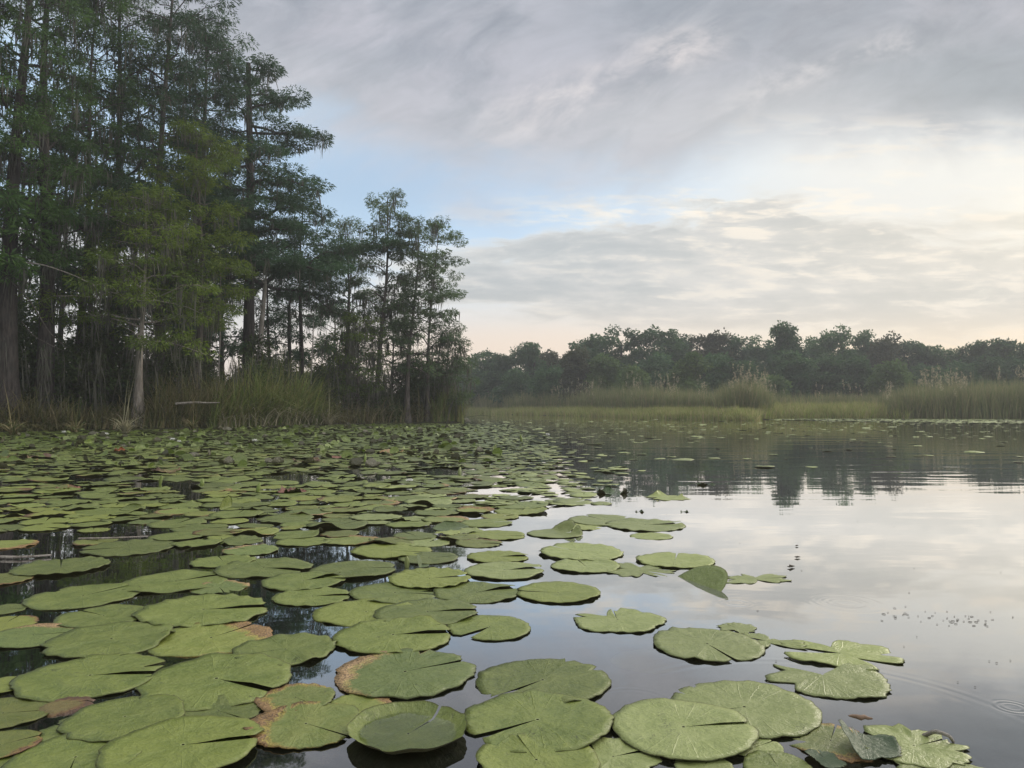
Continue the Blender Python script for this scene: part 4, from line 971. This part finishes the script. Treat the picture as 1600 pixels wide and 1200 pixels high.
for q, (x_, y_, r_) in enumerate(near):
    vi = rg.randrange(18); b, desc, cache, la0 = VAR[vi]; px, py = pxof(x_, y_)
    mn = rg.choices(['pad', 'pad_skylit', 'pad_olive', 'pad_tan', 'pad_yel'], [.58, .0 if px < 560 else .6, .28, .04, .04])[0]  # the paler skin with painted sky sheen is picked only towards the right
    if mn not in cache: cache[mn] = b.mesh('lily_pad', M[mn], True)
    o = bpy.data.objects.new('lily_pad', cache[mn]); C.objects.link(o)
    o.location = (x_, y_, .003+.009*rg.random()); o.scale = (r_, r_*rg.uniform(.9, 1.05), r_); o.rotation_euler = (R(rg.gauss(0, 1.2)), R(rg.gauss(0, 1.2)), rg.uniform(0, 2*PI) if 'curled' not in desc or rg.random() < .4 else R(-90+rg.uniform(-35, 35))-la0)
    sz = 'small' if r_ < .145 else 'mid sized' if r_ < .21 else 'large'
    tone = {'pad': 'green', 'pad_skylit': 'pale green', 'pad_olive': 'olive', 'pad_tan': 'tan spotted', 'pad_yel': 'yellowing'}[mn]
    tag(o, f'{sz} {desc} {tone} pad, {rank[q]} {info[q][2]} the {info[q][1]}'.replace('left edge of the frame', 'frame edge').replace('silver gap in the pad rim', 'silver rim gap'), 'lily pad', 'lily pads of the crowded bed')
def mass(name, label, items, mat, seed, seg, rings, cat='lily pads', lift=.12):
    rn = random.Random(seed); b = MB(); base = []
    for q in range(14):
        kw = dict(rings=rings, seg=seg, ruffle=.03, wave=.02, notch=.05, skirt=True)
        if q % 2: kw['lifts'] = ((rn.uniform(1, 5), rn.uniform(.3, .7), rn.uniform(lift*.5, lift*1.8)),)
        if q % 5 == 4: kw['flap'] = .25
        base.append(pad_geo(5000+seed*50+q, **kw))
    for (x_, y_, r_) in items:
        V, qq, uv = rn.choice(base); a = rn.uniform(0, 2*PI); c_, s_ = math.cos(a), math.sin(a); W_ = V*r_
        tx, ty = rn.gauss(0, .035), rn.gauss(0, .035)
        X_ = W_[:, 0]*c_-W_[:, 1]*s_; Y_ = W_[:, 0]*s_+W_[:, 1]*c_
        b.add(np.stack([X_+x_, Y_+y_, W_[:, 2]+.004+.010*rn.random()+X_*tx+Y_*ty], 1), qq, uv=uv)
    return tag(b.build(name, M[mat], smooth=True), label, cat, kind='stuff')
mid = [a for a in rest if a[1] < 17]; farr = [a for a in rest if a[1] >= 17]
mass('lily_pads', 'crowded lily pads covering the water towards the left bank', [a for a in mid if rg.random() < .8], 'pad', 1, 20, 4)
mass('lily_pads', 'olive and yellow pads mixed through the crowded bed', [a for a in mid if rg.random() < .22], 'pad_olive', 2, 20, 4)
mass('lily_pads', 'distant lily pads merging into a green carpet by the bank', farr, 'pad_far', 3, 12, 3, lift=.2)
# upright and half folded leaves breaking the far bed's surface
b = MB(); rn = np.random.default_rng(9); nU = 800; yU = rn.uniform(11, 38, nU); xU = rn.uniform(-.72, 0, nU)*yU
kp = (land(xU, yU) < -.1) & (xU/yU*F+800 < np.interp(HY+H*F/yU, XB_Y, XB_X)-30); xU = xU[kp]; yU = yU[kp]
for x_, y_ in zip(xU, yU):
    V, qq, uv = pad_geo(int(x_*100) % 97+4000, rings=3, seg=12, ruffle=.05, fold=(rn.uniform(0, 6), rn.uniform(-.2, .3), rn.uniform(50, 140)), skirt=False)
    r_ = rn.uniform(.04, .14); b.add(V*r_+np.array([x_, y_, .02]), qq, uv=uv)
tag(b.build('curled_leaves', M['pad_far'], smooth=True), 'small curled leaves standing up through the far lily bed', 'leaves', kind='stuff')
# sparse floating leaves on the open water and the pale mat by the right shore
pts = []
for q in range(13000):
    y_ = 7+51*rg.random()**1.25; x_ = rg.uniform(-.05, .95)*y_; px, py = pxof(x_, y_)
    if px < np.interp(py, XB_Y, XB_X)-20 or float(land(x_, y_)) > -.4: continue
    dn = .05+.22*math.exp(-((py-665)/16)**2)+.6*max(0, 1-(px-np.interp(py, XB_Y, XB_X))/(170 if 675 < py < 765 else 110))
    if py > 738: dn = 1.0*max(0, 1-(px-np.interp(py, XB_Y, XB_X))/170) if px < 1010 and py < 790 else 0
    if 1200 < px and 700 < py < 738: dn *= .7
    if math.sin(x_*.9)+math.sin(y_*.7+x_*.3) < -.4: dn *= .5
    if rg.random() < dn: pts.append((x_, y_, rg.uniform(.045, .11)*(1+.9*(rg.random() < .12))))
mass('floating_leaves', 'scattered pale leaves floating on the open water at right', pts, 'pad_skylit', 4, 12, 3, cat='lily pads', lift=.02)
pts = []
for q in range(11000):
    px = rg.uniform(1195, 1900); D = rg.uniform(40, 62); x_, y_ = (px-800)/F*D, D
    lim = float(np.interp(px, [1195, 1300, 1450, 1600, 1900], [57, 51, 45, 42, 40]))
    if D < lim or float(land(x_, y_)) > -.2: continue
    pts.append((x_, y_, rg.uniform(.18, .34)))
mass('lily_pads', 'pale lily pad mat along the foot of the right hand reeds', pts, 'pad_skylit', 6, 10, 3, lift=.1)

# ------------------------------------------------------------------ small things
def flower(label, px, py, s=1.0, seed=0):
    c = G(px, py); root = empty('water_lily_flower', (c.x, c.y, .03)); tag(root, label, 'flower', 'white lily flowers in the bed'); rn = random.Random(seed)
    for ringn, (cnt, tiltd, l) in enumerate(((9, 25, .085), (8, 50, .075), (6, 70, .06))):
        for q in range(cnt):
            a = 2*PI*(q+.5*ringn)/cnt+rn.uniform(-.1, .1); e_ = R(tiltd+rn.uniform(-6, 6)); L_ = l*s; w_ = .022*s
            V = []
            for (t_, ww) in ((0, .3), (.35, 1), (.7, .85), (1, .06)):
                rr_ = L_*t_*math.cos(e_*(.6+.4*t_)); zz_ = L_*t_*math.sin(e_*(.6+.4*t_))
                for sg in (-1, 1): V.append((rr_*math.cos(a)-sg*ww*w_*math.sin(a), rr_*math.sin(a)+sg*ww*w_*math.cos(a), zz_))
            b = MB(); b.add(V, [(0, 1, 3, 2), (2, 3, 5, 4), (4, 5, 7, 6)]); b.build('petal', M['petal'], root)
    b = MB()
    for q in range(16):
        a = 2*PI*q/16; tube(b, [(0, 0, .005), (.012*s*math.cos(a), .012*s*math.sin(a), .03*s), (.016*s*math.cos(a), .016*s*math.sin(a), .04*s)], [.003, .003, .002], 4)
    b.build('stamens', M['stamen'], root)
for q, (px, py, s, lb) in enumerate(((100, 678, 1.3, 'white lily flower close under the left bank'), (166, 681, 1.2, 'white lily flower left of the bleached sedge clump'), (270, 690, 1.2, 'left of two neighbouring white lily flowers'), (280, 693, 1.0, 'right of two neighbouring white lily flowers'),
                                     (398, 692, 1.2, 'white lily flower below the tall reed stand'), (640, 757, .7, 'small white lily flower by the reflecting water'), (856, 682, 1.2, 'white lily flower at the outer rim of the pad bed'))): flower(lb, px, py, s, q)
def rolled(name, label, cat, px, py, h, w_, mat, seed, lean=.25, group=None):
    """a young leaf rolled into an upright spindle"""
    rn = random.Random(seed); c = G(px, py); b = MB(); n = 9; tt = np.linspace(0, 1, n)
    a = rn.uniform(0, 6); P = np.stack([lean*h*tt**1.5*math.cos(a), lean*h*tt**1.5*math.sin(a), h*tt], 1)
    r_ = w_*np.sin(np.clip(tt*.9+.1, 0, 1)*PI)**.7+.003; tube(b, P, r_, 8)
    return tag(b.build(name, M[mat], smooth=True, loc=(c.x, c.y, -.01)), label, cat, group)
rolled('lily_bud', 'upright yellow bud beside the dark folded standing leaf', 'bud', 402, 770, .12, .018, 'bud', 1, group='buds in the lily bed')
rolled('lily_bud', 'small curled yellow sprout in the left part of the bed', 'bud', 250, 757, .12, .018, 'bud', 2, group='buds in the lily bed')
rolled('lily_bud', 'short pale sprout left of the reflecting water gap', 'bud', 315, 760, .10, .022, 'bud', 3, group='buds in the lily bed')
rolled('lily_bud', 'yellow green sprout right of the striped red leaf', 'bud', 570, 722, .15, .020, 'bud', 4, group='buds in the lily bed')
rolled('lily_bud', 'pale sprout near the far right of the bed', 'bud', 815, 690, .2, .03, 'bud', 5, group='buds in the lily bed')
rolled('rolled_leaf', 'left dark rolled leaf of the standing pair in a grey gap', 'leaf', 636, 886, .075, .012, 'pad_dark', 6, group='dark rolled leaves')
rolled('rolled_leaf', 'small dark rolled tip standing at the silver water', 'leaf', 718, 744, .13, .02, 'pad_dark', 8, group='dark rolled leaves')
pad_obj('right fuller dark leaf of the standing pair in a grey gap', 656, 884, 30, 90, 'pad_dark', group='dark rolled leaves', fold=(1.5, -.2, 70), z=.005, name='curled_leaf')['category'] = 'leaf'
def curl(label, px, py, w_, mat, seed, lift=.5, grp='withered leaves in the bed'):
    o = pad_obj(label, px, py, w_, seed*50, mat, group=grp, seed=seed, ruffle=.09, wave=.06, lifts=((1, .6, lift), (3.4, .5, lift*.8), (5, .3, lift*.6)), z=.03, name='withered_leaf'); o['category'] = 'leaf'; return o
curl('orange brown dead leaf standing up in the left bed', 188, 706, 20, 'orange', 1, .9)
curl('striped red withered leaf near the middle of the bed', 456, 770, 44, 'pad_red', 2, .35)
curl('reddish withered leaf behind the striped one', 530, 716, 40, 'pad_red', 3, .3)
curl('dark red leaf patch right of the orange brown dead leaf', 255, 738, 50, 'pad_brown', 4, .2)
curl('leftmost red clump of withered leaf in the bed', 105, 765, 34, 'pad_red', 5, .2)
curl('red withered leaf between the sprout and the bank', 610, 708, 44, 'pad_red', 6, .25)
curl('brown crinkled leaf left of the reddish withered one', 480, 722, 44, 'pad_brown', 7, .25)
curl('bronze leaf lying on the green carpet at left', 60, 716, 50, 'pad_brown', 8, .2)
# stick reaching in from the left, husk, floating bits
branch('floating_stick', 'pale stick floating in from the left edge', [tuple(G(-40, 869, .012)), tuple(G(30, 871, .012)), tuple(G(84, 867, .012))], .008, cat='stick')
branch('dead_twig', 'thin brown stem lying across pads at the left', [tuple(G(120, 842, .012)), tuple(G(170, 841, .03)), tuple(G(235, 838, .012))], .006, cat='stem')
branch('dead_twig', 'curved bleached stem tip rising from the bottom right ragged pad', [tuple(G(1442, 1150, .0)), tuple(G(1462, 1142, .03)), tuple(G(1484, 1150, .03)), tuple(G(1490, 1160, .0))], .003, cat='stem')
def lump(name, label, px, py, s, mat, seed, grp=None, cat='debris'):
    rn = np.random.default_rng(seed); c = G(px, py); b = MB(); n = 7; tt = np.linspace(0, 1, n)
    P = np.stack([s*(tt-.5)*1.6, rn.normal(0, s*.08, n), s*.15+rn.normal(0, s*.05, n)], 1); tube(b, P, s*.18*np.sin(tt*PI*.9+.15)*rn.uniform(.8, 1.2, n)+.0008, 8)
    o = b.build(name, M[mat], smooth=True, loc=(c.x, c.y, .004)); o.rotation_euler = (0, 0, rn.uniform(-.5, .5)); return tag(o, label, cat, grp)
lump('seed_husk', 'brown seed husk resting on the ragged bottom right pad', 1345, 1150, .038, 'snail', 1, cat='husk').location.z = .045
lump('floating_scrap', 'dark three cornered scrap on open pale water', 1246, 872, .022, 'debris', 2, 'scraps on the open water')
lump('floating_scrap', 'thin dark scrap below the three cornered one', 1236, 887, .03, 'debris', 3, 'scraps on the open water')
lump('floating_scrap', 'faint dark scrap above the three cornered one', 1245, 854, .016, 'debris', 4, 'scraps on the open water')
rn = np.random.default_rng(31); b = MB()
for q in range(46):
    cx = rn.choice([1415, 1470, 1500, 1535]); px = cx+rn.normal(0, 22); py = 966+rn.normal(0, 6)+(.05*(px-1470)); c = G(px, py); s = rn.uniform(.002, .008); a = rn.normal(0, .5)
    tube(b, [(c.x-s*math.cos(a), c.y-s*math.sin(a), .002), (c.x, c.y, .003), (c.x+s*math.cos(a), c.y+s*math.sin(a), .002)], [.001, s*.2, .001], 5)
for q in range(25):
    c = G(rn.uniform(1000, 1590), rn.uniform(800, 1150)); s = rn.uniform(.0015, .004); tube(b, [(c.x-s, c.y, .002), (c.x, c.y, .004), (c.x+s, c.y, .002)], [.001, s*.22, .001], 5)
tag(b.build('floating_bits', M['debris']), 'dark specks and plant bits drifting on the bright water', 'debris', kind='stuff')
# dark broken rims drifting off the bed's edge
for q, (px, py, w_, lb) in enumerate(((1000, 800, 16, 'small dark scrap above the dark rolled end pad'), (955, 770, 50, 'line of dark rims left of the ragged standing tip'), (1100, 757, 30, 'tiny tangle of dark leaves farthest out'), (1070, 800, 14, 'lone dark tip off the bed rim'))):
    o = pad_obj(lb, px, py, w_, 40*q, 'pad_dark', group='dark scraps off the bed', ruffle=.1, lifts=((1, .4, .5), (3, .4, .4), (5, .3, .5)), tears=((2, .5, .7),), z=.0, name='leaf_scrap'); o['category'] = 'leaf'

# ------------------------------------------------------------------ damp air
hb = MB(); x0, x1, y0, y1, z0, z1 = -245, 245, -35, 275, -2.4, 26
hb.add([(x0, y0, z0), (x1, y0, z0), (x1, y1, z0), (x0, y1, z0), (x0, y0, z1), (x1, y0, z1), (x1, y1, z1), (x0, y1, z1)], [(0, 3, 2, 1), (4, 5, 6, 7), (0, 1, 5, 4), (1, 2, 6, 5), (2, 3, 7, 6), (3, 0, 4, 7)])
m, t, o = newmat('damp_air'); vp = t.nodes.new('ShaderNodeVolumePrincipled')
vp.inputs['Density'].default_value = .0011; vp.inputs['Color'].default_value = (.93, .96, 1.0, 1); vp.inputs['Anisotropy'].default_value = .35
t.links.new(vp.outputs[0], o.inputs['Volume'])
tag(hb.build('haze', m), 'thin damp air over the pond', 'haze', kind='stuff')
